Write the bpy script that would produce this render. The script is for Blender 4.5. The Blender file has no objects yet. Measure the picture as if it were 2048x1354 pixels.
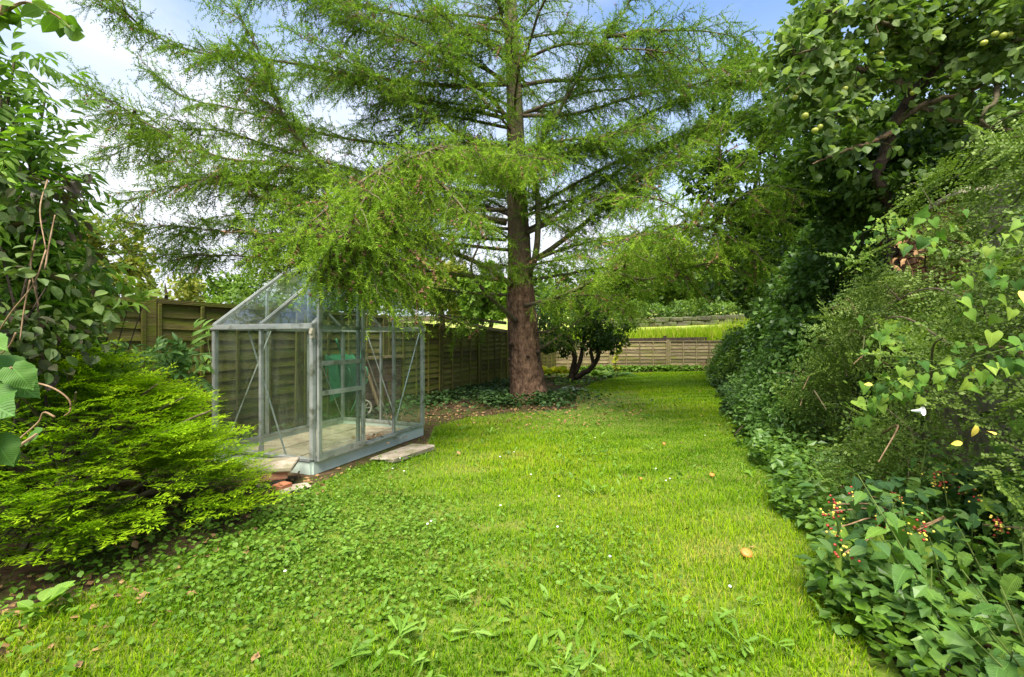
import bpy, math, random
import numpy as np
from mathutils import Matrix, Vector

# ------------------------------------------------------------------ camera, sky, sun, exposure
SC = bpy.context.scene
COL = SC.collection
FPX = 900.0; CX = 1024.0; CY = 677.0; CAMH = 1.3
cam_d = bpy.data.cameras.new('camera'); cam = bpy.data.objects.new('camera', cam_d); COL.objects.link(cam)
cam_d.sensor_width = 36.0; cam_d.lens = FPX / 2048.0 * 36.0; cam_d.clip_end = 600; cam_d.clip_start = 0.05
cam.location = (0, 0, CAMH); cam.rotation_euler = (math.radians(90), 0, 0)
SC.camera = cam

SUN_EL, SUN_AZ = 62.0, 192.0      # azimuth the light comes from, degrees clockwise from +Y (the view direction)
w = bpy.data.worlds.new('World'); SC.world = w; w.use_nodes = True
nt = w.node_tree; N = nt.nodes; L = nt.links; N.clear()
sky = N.new('ShaderNodeTexSky'); sky.sky_type = 'NISHITA'; sky.sun_disc = False
sky.sun_elevation = math.radians(SUN_EL); sky.sun_rotation = math.radians(SUN_AZ); sky.air_density = 1.0; sky.dust_density = 0.6; sky.ozone_density = 2.5
b1 = N.new('ShaderNodeBackground'); b1.inputs['Strength'].default_value = 0.14
b2 = N.new('ShaderNodeBackground'); b2.inputs['Color'].default_value = (0.89, 0.92, 1.0, 1); b2.inputs['Strength'].default_value = 0.54
tc = N.new('ShaderNodeTexCoord'); sep = N.new('ShaderNodeSeparateXYZ'); L.new(tc.outputs['Generated'], sep.inputs[0])
mp = N.new('ShaderNodeMapping'); mp.inputs['Scale'].default_value = (1, 1, 2.2); mp.inputs['Location'].default_value = (0.35, 0.2, 0.1); L.new(tc.outputs['Generated'], mp.inputs['Vector'])
no = N.new('ShaderNodeTexNoise'); no.inputs['Scale'].default_value = 1.6; no.inputs['Detail'].default_value = 6; no.inputs['Roughness'].default_value = 0.55
L.new(mp.outputs[0], no.inputs['Vector'])
mr = N.new('ShaderNodeMapRange'); mr.inputs['From Min'].default_value = 0.05; mr.inputs['From Max'].default_value = 0.62
mr.inputs['To Min'].default_value = 0.85; mr.inputs['To Max'].default_value = -0.12; L.new(sep.outputs['Z'], mr.inputs['Value'])
mr2 = N.new('ShaderNodeMapRange'); mr2.inputs['From Min'].default_value = 0.40; mr2.inputs['From Max'].default_value = 0.66; mr2.inputs['To Min'].default_value = 0.0; mr2.inputs['To Max'].default_value = 0.75
L.new(no.outputs['Fac'], mr2.inputs['Value'])
ad = N.new('ShaderNodeMath'); ad.operation = 'ADD'; ad.use_clamp = True; L.new(mr.outputs[0], ad.inputs[0]); L.new(mr2.outputs[0], ad.inputs[1])
mx = N.new('ShaderNodeMixShader'); L.new(ad.outputs[0], mx.inputs[0]); L.new(sky.outputs[0], b1.inputs['Color'])
L.new(b1.outputs[0], mx.inputs[1]); L.new(b2.outputs[0], mx.inputs[2])
wo = N.new('ShaderNodeOutputWorld'); L.new(mx.outputs[0], wo.inputs['Surface'])

sd = bpy.data.lights.new('sun', 'SUN'); sun = bpy.data.objects.new('sun', sd); COL.objects.link(sun)
sd.energy = 4.9; sd.angle = math.radians(40); sd.color = (1.0, 0.93, 0.80)
_az, _el = math.radians(SUN_AZ), math.radians(SUN_EL)
_src = Vector((math.sin(_az) * math.cos(_el), math.cos(_az) * math.cos(_el), math.sin(_el)))
sun.rotation_euler = _src.to_track_quat('Z', 'Y').to_euler()

SC.view_settings.view_transform = 'Standard'; SC.view_settings.look = 'None'; SC.view_settings.gamma = 1.0
SC.view_settings.exposure = 1.3
SC.render.engine = 'CYCLES'
cy = SC.cycles
cy.max_bounces = 8; cy.diffuse_bounces = 4; cy.glossy_bounces = 2; cy.transmission_bounces = 6; cy.transparent_max_bounces = 16
cy.caustics_reflective = False; cy.caustics_refractive = False
cy.use_denoising = True
try:
    cy.denoiser = 'OPENIMAGEDENOISE'; cy.denoising_input_passes = 'RGB_ALBEDO_NORMAL'
except Exception:
    pass

# ------------------------------------------------------------------ helpers
R = np.random.RandomState(7)
UP = np.array([0, 0, 1.0])

def at(px, py, d):
    return np.array([(px - CX) / FPX * d, d, CAMH + (CY - py) / FPX * d])

def gnd(px, py):
    d = CAMH * FPX / (py - CY)
    return np.array([(px - CX) / FPX * d, d, 0.0])

def nrm(a):
    a = np.asarray(a, float)
    return a / np.maximum(np.linalg.norm(a, axis=-1, keepdims=True), 1e-9)

def rnd_dirs(n, rng=R):
    return nrm(rng.normal(size=(n, 3)))

def new_mesh(name, V, F, mat, tint=None, smooth=False):
    """V (n,3); F (m,3) triangles or a list of polygons."""
    me = bpy.data.meshes.new(name)
    V = np.asarray(V, np.float32)
    if isinstance(F, np.ndarray):
        k = F.shape[1]
        me.vertices.add(len(V)); me.vertices.foreach_set('co', V.ravel())
        me.loops.add(F.size); me.loops.foreach_set('vertex_index', F.ravel().astype(np.int32))
        me.polygons.add(len(F)); me.polygons.foreach_set('loop_start', np.arange(0, F.size, k, dtype=np.int32))
        me.update(calc_edges=True)
    else:
        me.from_pydata([tuple(map(float, v)) for v in V], [], [tuple(map(int, f)) for f in F]); me.update()
    if tint is not None:
        a = me.attributes.new('tint', 'FLOAT', 'POINT'); a.data.foreach_set('value', np.asarray(tint, np.float32))
    if smooth:
        pass
    me.polygons.foreach_set('use_smooth', np.full(len(me.polygons), bool(smooth)))
    if mat is not None:
        me.materials.append(mat)
    return me

def link(name, me, parent=None, matrix=None):
    o = bpy.data.objects.new(name, me); COL.objects.link(o)
    if parent is not None:
        o.parent = parent
    if matrix is not None:
        o.matrix_basis = matrix
    return o

BASE = {}
def thing(name, label, cat, loc=(0, 0, 0), group=None):
    o = bpy.data.objects.new(name, None); COL.objects.link(o)
    o.location = tuple(map(float, loc)); o.empty_display_size = 0.1
    o['label'] = label; o['category'] = cat
    if group: o['group'] = group
    BASE[o.name] = np.array(loc, float)
    return o

def origin_of(o):
    """world translation of an object built by these helpers (no rotations on parents)"""
    p = np.zeros(3)
    while o is not None:
        p = p + np.array(o.location); o = o.parent
    return p

def part(name, me, parent):
    """me is in world coordinates"""
    o = link(name, me, parent)
    o.location = tuple(-origin_of(parent)) if parent is not None else (0, 0, 0)
    return o

def tag(o, label=None, cat=None, group=None, kind=None):
    if label: o['label'] = label
    if cat: o['category'] = cat
    if group: o['group'] = group
    if kind: o['kind'] = kind
    return o

class MB:
    def __init__(s): s.V = []; s.F = []; s.T = []; s.n = 0
    def add(s, V, F, t=0.5):
        V = np.asarray(V, float).reshape(-1, 3); F = np.asarray(F, int)
        if F.shape[1] == 4: F = np.concatenate([F[:, [0, 1, 2]], F[:, [0, 2, 3]]])
        s.V.append(V); s.F.append(F + s.n); s.n += len(V)
        s.T.append(np.broadcast_to(np.asarray(t, float), (len(V),)) if np.ndim(t) == 0 else np.asarray(t, float))
    def mesh(s, name, mat, smooth=False):
        return new_mesh(name, np.concatenate(s.V), np.concatenate(s.F), mat, np.concatenate(s.T), smooth)
    def build(s, name, mat, parent=None, smooth=False):
        return part(name, s.mesh(name, mat, smooth), parent)
    def ntri(s): return sum(len(f) for f in s.F)

def frames(y, n):
    y = nrm(y); x = np.cross(y, n); bad = np.linalg.norm(x, axis=-1) < 1e-4
    if bad.any(): x[bad] = np.cross(y[bad], [0.3, 0.7, 0.2])
    x = nrm(x); z = np.cross(x, y)
    return np.stack([x, y, z], axis=-1)          # columns

def cloud(mb, tm, pos, y, n, size, tint):
    """instances of template (V,F[,dt]) placed at pos with axis y and normal n"""
    tv, tf = tm[0], tm[1]
    N_ = len(pos)
    if N_ == 0: return
    M = frames(y, n)
    size = np.asarray(size, float)
    if size.ndim == 0: size = np.full(N_, float(size))
    if size.ndim == 1: size = size[:, None].repeat(3, 1)
    loc = tv[None] * size[:, None, :]
    V = np.einsum('nij,nkj->nki', M, loc) + np.asarray(pos)[:, None, :]
    F = tf[None] + (np.arange(N_) * len(tv))[:, None, None]
    t = np.broadcast_to(np.asarray(tint, float).reshape(-1, 1), (N_, len(tv)))
    if len(tm) > 2: t = t + tm[2][None]
    mb.add(V.reshape(-1, 3), F.reshape(-1, 3), np.clip(t, 0, 1).reshape(-1))

def catmull(P, per=6):
    P = np.asarray(P, float)
    if len(P) < 3:
        return P[0] + (P[-1] - P[0]) * np.linspace(0, 1, per + 1)[:, None]
    Q = np.vstack([2 * P[0] - P[1], P, 2 * P[-1] - P[-2]]); out = []
    for i in range(1, len(Q) - 2):
        for t in np.linspace(0, 1, per, endpoint=False):
            a, b, c, d = Q[i - 1], Q[i], Q[i + 1], Q[i + 2]
            out.append(0.5 * ((2 * b) + (-a + c) * t + (2 * a - 5 * b + 4 * c - d) * t * t + (-a + 3 * b - 3 * c + d) * t ** 3))
    out.append(P[-1]); return np.array(out)

def resample(P, step):
    P = np.asarray(P, float); seg = np.linalg.norm(np.diff(P, axis=0), axis=1); s = np.r_[0, np.cumsum(seg)]
    n = max(3, int(s[-1] / step) + 1); q = np.linspace(0, s[-1], n)
    return np.stack([np.interp(q, s, P[:, k]) for k in range(3)], 1), s[-1]

def tube(mb, P, rad, sides=6, t=0.5, cap=True, wob=None):
    P = np.asarray(P, float); n = len(P); rad = np.broadcast_to(np.asarray(rad, float), (n,))
    T = nrm(np.gradient(P, axis=0))
    a = np.array([0, 0, 1.0]) if abs(T[:, 2]).mean() < 0.75 else np.array([1.0, 0, 0])
    X = nrm(np.cross(T, a)); Y = np.cross(T, X)
    th = np.linspace(0, 2 * math.pi, sides, endpoint=False)
    rr = rad[:, None] * (np.ones(sides)[None] if wob is None else wob)
    V = P[:, None] + rr[..., None] * (np.cos(th)[None, :, None] * X[:, None] + np.sin(th)[None, :, None] * Y[:, None])
    i = np.arange(n - 1)[:, None] * sides; j = np.arange(sides)[None]; k = (j + 1) % sides
    F = np.stack([i + j, i + k, i + sides + k, i + sides + j], -1).reshape(-1, 4)
    VV = V.reshape(-1, 3); FF = np.concatenate([F[:, [0, 1, 2]], F[:, [0, 2, 3]]])
    if cap:
        VV = np.vstack([VV, P[0], P[-1]]); c0 = n * sides
        jj = np.arange(sides); kk = (jj + 1) % sides
        FF = np.vstack([FF, np.stack([np.full(sides, c0), kk, jj], 1), np.stack([np.full(sides, c0 + 1), (n - 1) * sides + jj, (n - 1) * sides + kk], 1)])
    mb.add(VV, FF, t)

_BQ = np.array([[0, 3, 2, 1], [4, 5, 6, 7], [0, 1, 5, 4], [1, 2, 6, 5], [2, 3, 7, 6], [3, 0, 4, 7]])
def bar(mb, p0, p1, wx, wz, up=UP, t=0.5):
    """rectangular bar from p0 to p1; wx wide across, wz deep along 'up'"""
    p0 = np.asarray(p0, float); p1 = np.asarray(p1, float); d = nrm(p1 - p0)
    x = np.cross(d, up); x = nrm(x) if np.linalg.norm(x) > 1e-4 else nrm(np.cross(d, [1, 0, 0.0])); z = np.cross(x, d)
    c = [(-1, -1), (1, -1), (1, 1), (-1, 1)]
    V = [p0 + x * a * wx / 2 + z * b * wz / 2 for a, b in c] + [p1 + x * a * wx / 2 + z * b * wz / 2 for a, b in c]
    mb.add(V, _BQ, t)

def bevel_box(name, sx, sy, sz, mat, bv=0.006, jit=0.0, rng=R):
    """chamfered box (44 triangles) centred on the origin"""
    pts = []; idx = {}
    h = np.array([sx, sy, sz]) / 2
    for a in (-1, 1):
        for b in (-1, 1):
            for c in (-1, 1):
                s = np.array([a, b, c]); cor = s * h
                j = rng.uniform(-jit, jit, 3)
                for k in range(3):
                    p = cor - s * bv; p[k] = cor[k]
                    idx[(a, b, c, k)] = len(pts); pts.append(p + j)
    F = []
    for k in range(3):
        u, v = [(1, 2), (2, 0), (0, 1)][k]
        for s in (-1, 1):
            q = []
            for du, dv in [(-1, -1), (1, -1), (1, 1), (-1, 1)]:
                cc = [0, 0, 0]; cc[k] = s; cc[u] = du; cc[v] = dv; q.append(idx[(*cc, k)])
            F.append(q if s > 0 else q[::-1])
    for k in range(3):       # edges running along axis k
        u, v = [(1, 2), (2, 0), (0, 1)][k]
        for du in (-1, 1):
            for dv in (-1, 1):
                def key(e, ax):
                    cc = [0, 0, 0]; cc[k] = e; cc[u] = du; cc[v] = dv; return idx[(*cc, ax)]
                F.append([key(-1, u), key(1, u), key(1, v), key(-1, v)])
    for a in (-1, 1):
        for b in (-1, 1):
            for c in (-1, 1):
                F.append([idx[(a, b, c, 0)], idx[(a, b, c, 1)], idx[(a, b, c, 2)]])
    me = new_mesh(name, np.array(pts), F, mat)
    import bmesh
    bm = bmesh.new(); bm.from_mesh(me); bmesh.ops.recalc_face_normals(bm, faces=bm.faces); bm.to_mesh(me); bm.free()
    return me

# ------------------------------------------------------------------ materials
def mat_new(name):
    m = bpy.data.materials.new(name); m.use_nodes = True
    n = m.node_tree.nodes; n.clear()
    return m, n, m.node_tree.links

def ramp(n, l, fac, cols):
    r = n.new('ShaderNodeValToRGB'); e = r.color_ramp.elements
    while len(e) < len(cols): e.new(0.5)
    for i, (p, c) in enumerate(cols):
        e[i].position = p; e[i].color = (*c, 1)
    l.new(fac, r.inputs['Fac']); return r.outputs['Color']

def leaf_mat(name, cols, trans=0.3, rough=0.5, spec=0.22, by='tint', tcol=(1.15, 1.25, 0.55)):
    m, n, l = mat_new(name)
    if by == 'tint':
        a = n.new('ShaderNodeAttribute'); a.attribute_name = 'tint'; f = a.outputs['Fac']
    else:
        a = n.new('ShaderNodeObjectInfo'); f = a.outputs['Random']
    k = len(cols)
    c = ramp(n, l, f, [(i / (k - 1), col) for i, col in enumerate(cols)])
    # faint blotches so that a leaf is never one flat colour
    t = n.new('ShaderNodeTexCoord'); nz = n.new('ShaderNodeTexNoise'); nz.inputs['Scale'].default_value = 35; nz.inputs['Detail'].default_value = 2
    l.new(t.outputs['Object'], nz.inputs['Vector'])
    mrn = n.new('ShaderNodeMapRange'); mrn.inputs['To Min'].default_value = 0.72; mrn.inputs['To Max'].default_value = 1.28; l.new(nz.outputs['Fac'], mrn.inputs['Value'])
    mul = n.new('ShaderNodeVectorMath'); mul.operation = 'SCALE'; l.new(c, mul.inputs[0]); l.new(mrn.outputs[0], mul.inputs['Scale'])
    p = n.new('ShaderNodeBsdfPrincipled'); p.inputs['Roughness'].default_value = rough; p.inputs['Specular IOR Level'].default_value = spec
    if by == 'obj':         # veins: midrib and slanting side veins, drawn in the leaf's own coordinates
        sx = n.new('ShaderNodeSeparateXYZ'); l.new(t.outputs['Object'], sx.inputs[0])
        def mth(op, a_, b_=None):
            q = n.new('ShaderNodeMath'); q.operation = op
            for i_, v_ in enumerate((a_, b_)):
                if v_ is None: continue
                if isinstance(v_, (int, float)): q.inputs[i_].default_value = v_
                else: l.new(v_, q.inputs[i_])
            return q.outputs[0]
        ax_ = mth('ABSOLUTE', sx.outputs['X']); ph = mth('MULTIPLY', mth('SUBTRACT', sx.outputs['Y'], mth('MULTIPLY', ax_, .75)), 42.0)
        side_ = mth('POWER', mth('ABSOLUTE', mth('SINE', ph)), 9.0); side_ = mth('SUBTRACT', 1.0, mth('SUBTRACT', 1.0, side_)); side_ = mth('POWER', mth('ABSOLUTE', mth('COSINE', ph)), 14.0)
        mid_ = mth('LESS_THAN', ax_, .016); vein = mth('MAXIMUM', mth('MULTIPLY', side_, .55), mid_)
        vs = n.new('ShaderNodeVectorMath'); vs.operation = 'SCALE'; l.new(mul.outputs[0], vs.inputs[0]); l.new(mth('ADD', 1.0, mth('MULTIPLY', vein, .42)), vs.inputs['Scale']); mul = vs
        bp = n.new('ShaderNodeBump'); bp.inputs['Strength'].default_value = .5; bp.inputs['Distance'].default_value = .01; bp.invert = True; l.new(vein, bp.inputs['Height']); l.new(bp.outputs[0], p.inputs['Normal'])
    l.new(mul.outputs[0], p.inputs['Base Color'])
    tm = n.new('ShaderNodeVectorMath'); tm.operation = 'MULTIPLY'; tm.inputs[1].default_value = tcol; l.new(mul.outputs[0], tm.inputs[0])
    tr = n.new('ShaderNodeBsdfTranslucent'); l.new(tm.outputs[0], tr.inputs['Color'])
    ms = n.new('ShaderNodeMixShader'); ms.inputs[0].default_value = trans; l.new(p.outputs[0], ms.inputs[1]); l.new(tr.outputs[0], ms.inputs[2])
    o = n.new('ShaderNodeOutputMaterial'); l.new(ms.outputs[0], o.inputs['Surface'])
    return m

def surf_mat(name, cols, scale=8.0, detail=6, rough=0.8, metal=0.0, spec=0.3, bump=0.3, stretch=(1, 1, 1), cols2=None, scale2=1.5, objrand=0.0, bscale=None, zmix=None, bdist=0.02):
    """noise-driven colour + relief; cols2 overlays a second, larger patch colour [(colour, threshold)]"""
    m, n, l = mat_new(name)
    t = n.new('ShaderNodeTexCoord'); mp_ = n.new('ShaderNodeMapping'); mp_.inputs['Scale'].default_value = stretch
    l.new(t.outputs['Object'], mp_.inputs['Vector'])
    vec = mp_.outputs[0]
    if objrand:
        oi = n.new('ShaderNodeObjectInfo'); sc_ = n.new('ShaderNodeVectorMath'); sc_.operation = 'SCALE'; sc_.inputs['Scale'].default_value = 37.0
        cb = n.new('ShaderNodeCombineXYZ')
        for i in range(3): l.new(oi.outputs['Random'], cb.inputs[i])
        l.new(cb.outputs[0], sc_.inputs[0]); av = n.new('ShaderNodeVectorMath'); av.operation = 'ADD'; l.new(vec, av.inputs[0]); l.new(sc_.outputs[0], av.inputs[1]); vec = av.outputs[0]
    nz = n.new('ShaderNodeTexNoise'); nz.inputs['Scale'].default_value = scale; nz.inputs['Detail'].default_value = detail; nz.inputs['Roughness'].default_value = 0.62
    l.new(vec, nz.inputs['Vector'])
    k = len(cols); c = ramp(n, l, nz.outputs['Fac'], [(0.3 + 0.4 * i / (k - 1), col) for i, col in enumerate(cols)])
    if cols2:
        nz2 = n.new('ShaderNodeTexNoise'); nz2.inputs['Scale'].default_value = scale2; nz2.inputs['Detail'].default_value = 5; nz2.inputs['Roughness'].default_value = 0.6
        l.new(vec, nz2.inputs['Vector'])
        for col, th in cols2:
            mr_ = n.new('ShaderNodeMapRange'); mr_.inputs['From Min'].default_value = th - 0.06; mr_.inputs['From Max'].default_value = th + 0.12; l.new(nz2.outputs['Fac'], mr_.inputs['Value'])
            mxn = n.new('ShaderNodeMix'); mxn.data_type = 'RGBA'; l.new(mr_.outputs[0], mxn.inputs[0]); l.new(c, mxn.inputs[6]); mxn.inputs[7].default_value = (*col, 1); c = mxn.outputs[2]
    if zmix:
        sx = n.new('ShaderNodeSeparateXYZ'); l.new(t.outputs['Object'], sx.inputs[0]); ma = n.new('ShaderNodeMath'); ma.operation = 'MULTIPLY_ADD'; ma.inputs[1].default_value = 1.2; l.new(nz.outputs['Fac'], ma.inputs[0]); l.new(sx.outputs['Z'], ma.inputs[2])
        mr_ = n.new('ShaderNodeMapRange'); mr_.inputs['From Min'].default_value = zmix[1] + .6; mr_.inputs['From Max'].default_value = zmix[2] + .6; mr_.inputs['To Max'].default_value = .75; l.new(ma.outputs[0], mr_.inputs['Value'])
        mxn = n.new('ShaderNodeMix'); mxn.data_type = 'RGBA'; l.new(mr_.outputs[0], mxn.inputs[0]); l.new(c, mxn.inputs[6]); mxn.inputs[7].default_value = (*zmix[0], 1); c = mxn.outputs[2]
    if objrand:
        oi2 = n.new('ShaderNodeObjectInfo'); mr_ = n.new('ShaderNodeMapRange'); mr_.inputs['To Min'].default_value = 1 - objrand; mr_.inputs['To Max'].default_value = 1 + objrand; l.new(oi2.outputs['Random'], mr_.inputs['Value'])
        sv = n.new('ShaderNodeVectorMath'); sv.operation = 'SCALE'; l.new(c, sv.inputs[0]); l.new(mr_.outputs[0], sv.inputs['Scale']); c = sv.outputs[0]
    p = n.new('ShaderNodeBsdfPrincipled'); p.inputs['Roughness'].default_value = rough; p.inputs['Metallic'].default_value = metal; p.inputs['Specular IOR Level'].default_value = spec
    l.new(c, p.inputs['Base Color'])
    if bump:
        nb = n.new('ShaderNodeTexNoise'); nb.inputs['Scale'].default_value = bscale or scale * 3; nb.inputs['Detail'].default_value = 6; l.new(vec, nb.inputs['Vector'])
        b = n.new('ShaderNodeBump'); b.inputs['Strength'].default_value = bump; b.inputs['Distance'].default_value = bdist; l.new(nb.outputs['Fac'], b.inputs['Height']); l.new(b.outputs[0], p.inputs['Normal'])
    o = n.new('ShaderNodeOutputMaterial'); l.new(p.outputs[0], o.inputs['Surface'])
    return m

M = {}
M['soil'] = surf_mat('soil', [(0.035, 0.024, 0.014), (0.075, 0.05, 0.028), (0.12, 0.085, 0.045)], 9, cols2=[((0.05, 0.065, 0.015), 0.52)], scale2=2.2, bump=0.8, spec=0.05, rough=1.0)
M['turf'] = surf_mat('turf', [(0.05, 0.095, 0.008), (0.095, 0.15, 0.010), (0.16, 0.18, 0.025)], 22, cols2=[((0.16, 0.15, 0.035), 0.60)], scale2=3.0, bump=0.6)
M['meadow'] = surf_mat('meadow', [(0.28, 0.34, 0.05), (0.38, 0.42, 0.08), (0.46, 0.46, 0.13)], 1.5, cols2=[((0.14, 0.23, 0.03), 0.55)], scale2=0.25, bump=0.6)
M['fence_green'] = surf_mat('fence_green', [(0.075, 0.062, 0.018), (0.13, 0.108, 0.03), (0.19, 0.15, 0.06)], 5, stretch=(1, 1, 7), cols2=[((0.12, 0.13, 0.014), 0.47)], scale2=2.0, objrand=0.32, bump=0.4, rough=0.9)
M['fence_grey'] = surf_mat('fence_grey', [(0.13, 0.10, 0.055), (0.21, 0.165, 0.09), (0.30, 0.24, 0.14)], 5, stretch=(1, 1, 7), cols2=[((0.15, 0.15, 0.035), 0.52)], scale2=1.6, objrand=0.32, bump=0.4, rough=0.9)
M['bark'] = surf_mat('bark', [(0.05, 0.028, 0.017), (0.14, 0.08, 0.048), (0.26, 0.165, 0.105)], 14, stretch=(1, 1, 0.5), cols2=[((0.05, 0.035, 0.022), 0.60)], scale2=3.0, bump=1.0, bscale=18, rough=0.95, zmix=((0.12, 0.11, 0.055), 2.2, 4.2), bdist=0.06)
M['bough'] = surf_mat('bough', [(0.05, 0.038, 0.022), (0.11, 0.085, 0.05), (0.17, 0.14, 0.085)], 14, cols2=[((0.10, 0.11, 0.04), 0.55)], scale2=3, bump=0.7, rough=0.95)
M['dark_bark'] = surf_mat('dark_bark', [(0.02, 0.014, 0.01), (0.05, 0.036, 0.024), (0.09, 0.065, 0.04)], 14, bump=0.8, rough=0.95)
M['vine'] = surf_mat('vine', [(0.12, 0.07, 0.035), (0.22, 0.14, 0.075), (0.34, 0.24, 0.14)], 12, bump=0.3)
M['alu'] = surf_mat('alu', [(0.32, 0.35, 0.33), (0.43, 0.46, 0.43), (0.54, 0.56, 0.52)], 7, rough=0.42, metal=0.55, spec=0.5, bump=0.06, cols2=[((0.13, 0.15, 0.09), 0.58)], scale2=6, objrand=0.12)
M['plinth'] = surf_mat('plinth', [(0.40, 0.49, 0.42), (0.50, 0.59, 0.51), (0.58, 0.66, 0.58)], 5, rough=0.5, bump=0.08, cols2=[((0.20, 0.22, 0.14), 0.64)], scale2=4)
M['paving'] = surf_mat('paving', [(0.24, 0.18, 0.12), (0.40, 0.32, 0.22), (0.50, 0.42, 0.31)], 7, cols2=[((0.22, 0.22, 0.12), 0.62)], scale2=3, objrand=0.12, bump=0.25)
M['stone'] = surf_mat('stone', [(0.20, 0.16, 0.11), (0.32, 0.27, 0.20), (0.44, 0.38, 0.30)], 9, cols2=[((0.14, 0.15, 0.06), 0.6)], scale2=5, objrand=0.1, bump=0.5)
M['brick'] = surf_mat('brick', [(0.32, 0.10, 0.045), (0.46, 0.17, 0.08), (0.52, 0.25, 0.14)], 14, objrand=0.25, bump=0.4)
M['old_brick'] = surf_mat('old_brick', [(0.16, 0.07, 0.04), (0.26, 0.12, 0.07), (0.30, 0.18, 0.11)], 14, objrand=0.3, bump=0.4)
M['mortar'] = surf_mat('mortar', [(0.12, 0.10, 0.07), (0.20, 0.17, 0.13), (0.26, 0.23, 0.18)], 12, bump=0.4)
M['brown_wood'] = surf_mat('brown_wood', [(0.07, 0.045, 0.03), (0.13, 0.085, 0.06), (0.19, 0.13, 0.09)], 6, stretch=(1, 1, 6), objrand=0.2, bump=0.4)
M['plank'] = surf_mat('plank', [(0.16, 0.12, 0.06), (0.26, 0.20, 0.11), (0.34, 0.27, 0.17)], 6, stretch=(6, 6, 1), bump=0.4)
M['green_plastic'] = surf_mat('green_plastic', [(0.02, 0.12, 0.06), (0.03, 0.17, 0.085), (0.05, 0.21, 0.11)], 5, rough=0.4, spec=0.5, bump=0.03)
M['cream'] = surf_mat('cream', [(0.38, 0.34, 0.25), (0.48, 0.44, 0.33), (0.55, 0.50, 0.4)], 6, rough=0.5, bump=0.03)
M['terracotta'] = surf_mat('terracotta', [(0.35, 0.12, 0.06), (0.45, 0.17, 0.09), (0.5, 0.22, 0.12)], 9, bump=0.1)
M['cone'] = surf_mat('cone', [(0.11, 0.055, 0.028), (0.18, 0.095, 0.05), (0.25, 0.14, 0.075)], 30, objrand=0.3, bump=0.3)
M['apple'] = surf_mat('apple', [(0.30, 0.36, 0.04), (0.40, 0.46, 0.06), (0.48, 0.50, 0.10)], 6, rough=0.35, spec=0.5, bump=0.02, cols2=[((0.50, 0.20, 0.06), 0.62)], scale2=14)
M['windfall'] = surf_mat('windfall', [(0.44, 0.13, 0.025), (0.54, 0.19, 0.04), (0.58, 0.27, 0.07)], 14, rough=0.45, bump=0.1, cols2=[((0.22, 0.08, 0.03), 0.66)], scale2=22)
M['white_petal'] = surf_mat('white_petal', [(0.75, 0.75, 0.74), (0.82, 0.82, 0.82), (0.86, 0.86, 0.86)], 20, bump=0.0)
M['purple_petal'] = surf_mat('purple_petal', [(0.22, 0.05, 0.45), (0.32, 0.09, 0.6), (0.42, 0.16, 0.68)], 20, bump=0.0)
M['yellow'] = surf_mat('yellow', [(0.62, 0.50, 0.06), (0.75, 0.60, 0.08), (0.8, 0.68, 0.2)], 20, bump=0.0)
M['red_berry'] = surf_mat('red_berry', [(0.20, 0.015, 0.012), (0.32, 0.03, 0.02), (0.40, 0.06, 0.03)], 20, rough=0.3, spec=0.5, bump=0.0)
M['dry_leaf'] = surf_mat('dry_leaf', [(0.16, 0.08, 0.035), (0.28, 0.16, 0.07), (0.42, 0.27, 0.13)], 12, bump=0.1)

def glass_mat():
    m, n, l = mat_new('glass')
    t = n.new('ShaderNodeBsdfTransparent'); t.inputs['Color'].default_value = (0.93, 0.965, 0.945, 1)
    g = n.new('ShaderNodeBsdfGlossy'); g.inputs['Roughness'].default_value = 0.015; g.inputs['Color'].default_value = (0.9, 0.95, 0.95, 1)
    lw = n.new('ShaderNodeLayerWeight'); lw.inputs['Blend'].default_value = 0.5; pw = n.new('ShaderNodeMath'); pw.operation = 'POWER'; pw.inputs[1].default_value = 4.0; l.new(lw.outputs['Facing'], pw.inputs[0])
    f = n.new('ShaderNodeMapRange'); f.inputs['To Min'].default_value = 0.035; f.inputs['To Max'].default_value = 0.5; l.new(pw.outputs[0], f.inputs['Value'])
    mxs = n.new('ShaderNodeMixShader'); l.new(f.outputs[0], mxs.inputs[0]); l.new(t.outputs[0], mxs.inputs[1]); l.new(g.outputs[0], mxs.inputs[2])
    tc_ = n.new('ShaderNodeTexCoord'); nz = n.new('ShaderNodeTexNoise'); nz.inputs['Scale'].default_value = 3.5; nz.inputs['Detail'].default_value = 8; mpg = n.new('ShaderNodeMapping'); mpg.inputs['Scale'].default_value = (3, 3, .6); l.new(tc_.outputs['Object'], mpg.inputs['Vector']); l.new(mpg.outputs[0], nz.inputs['Vector'])
    mr_ = n.new('ShaderNodeMapRange'); mr_.inputs['From Min'].default_value = 0.45; mr_.inputs['From Max'].default_value = 0.8; mr_.inputs['To Min'].default_value = 0.015; mr_.inputs['To Max'].default_value = 0.085; l.new(nz.outputs['Fac'], mr_.inputs['Value'])
    d = n.new('ShaderNodeBsdfDiffuse'); d.inputs['Color'].default_value = (0.34, 0.36, 0.28, 1)
    m2 = n.new('ShaderNodeMixShader'); l.new(mr_.outputs[0], m2.inputs[0]); l.new(mxs.outputs[0], m2.inputs[1]); l.new(d.outputs[0], m2.inputs[2])
    o = n.new('ShaderNodeOutputMaterial'); l.new(m2.outputs[0], o.inputs['Surface'])
    return m
M['glass'] = glass_mat()

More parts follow.
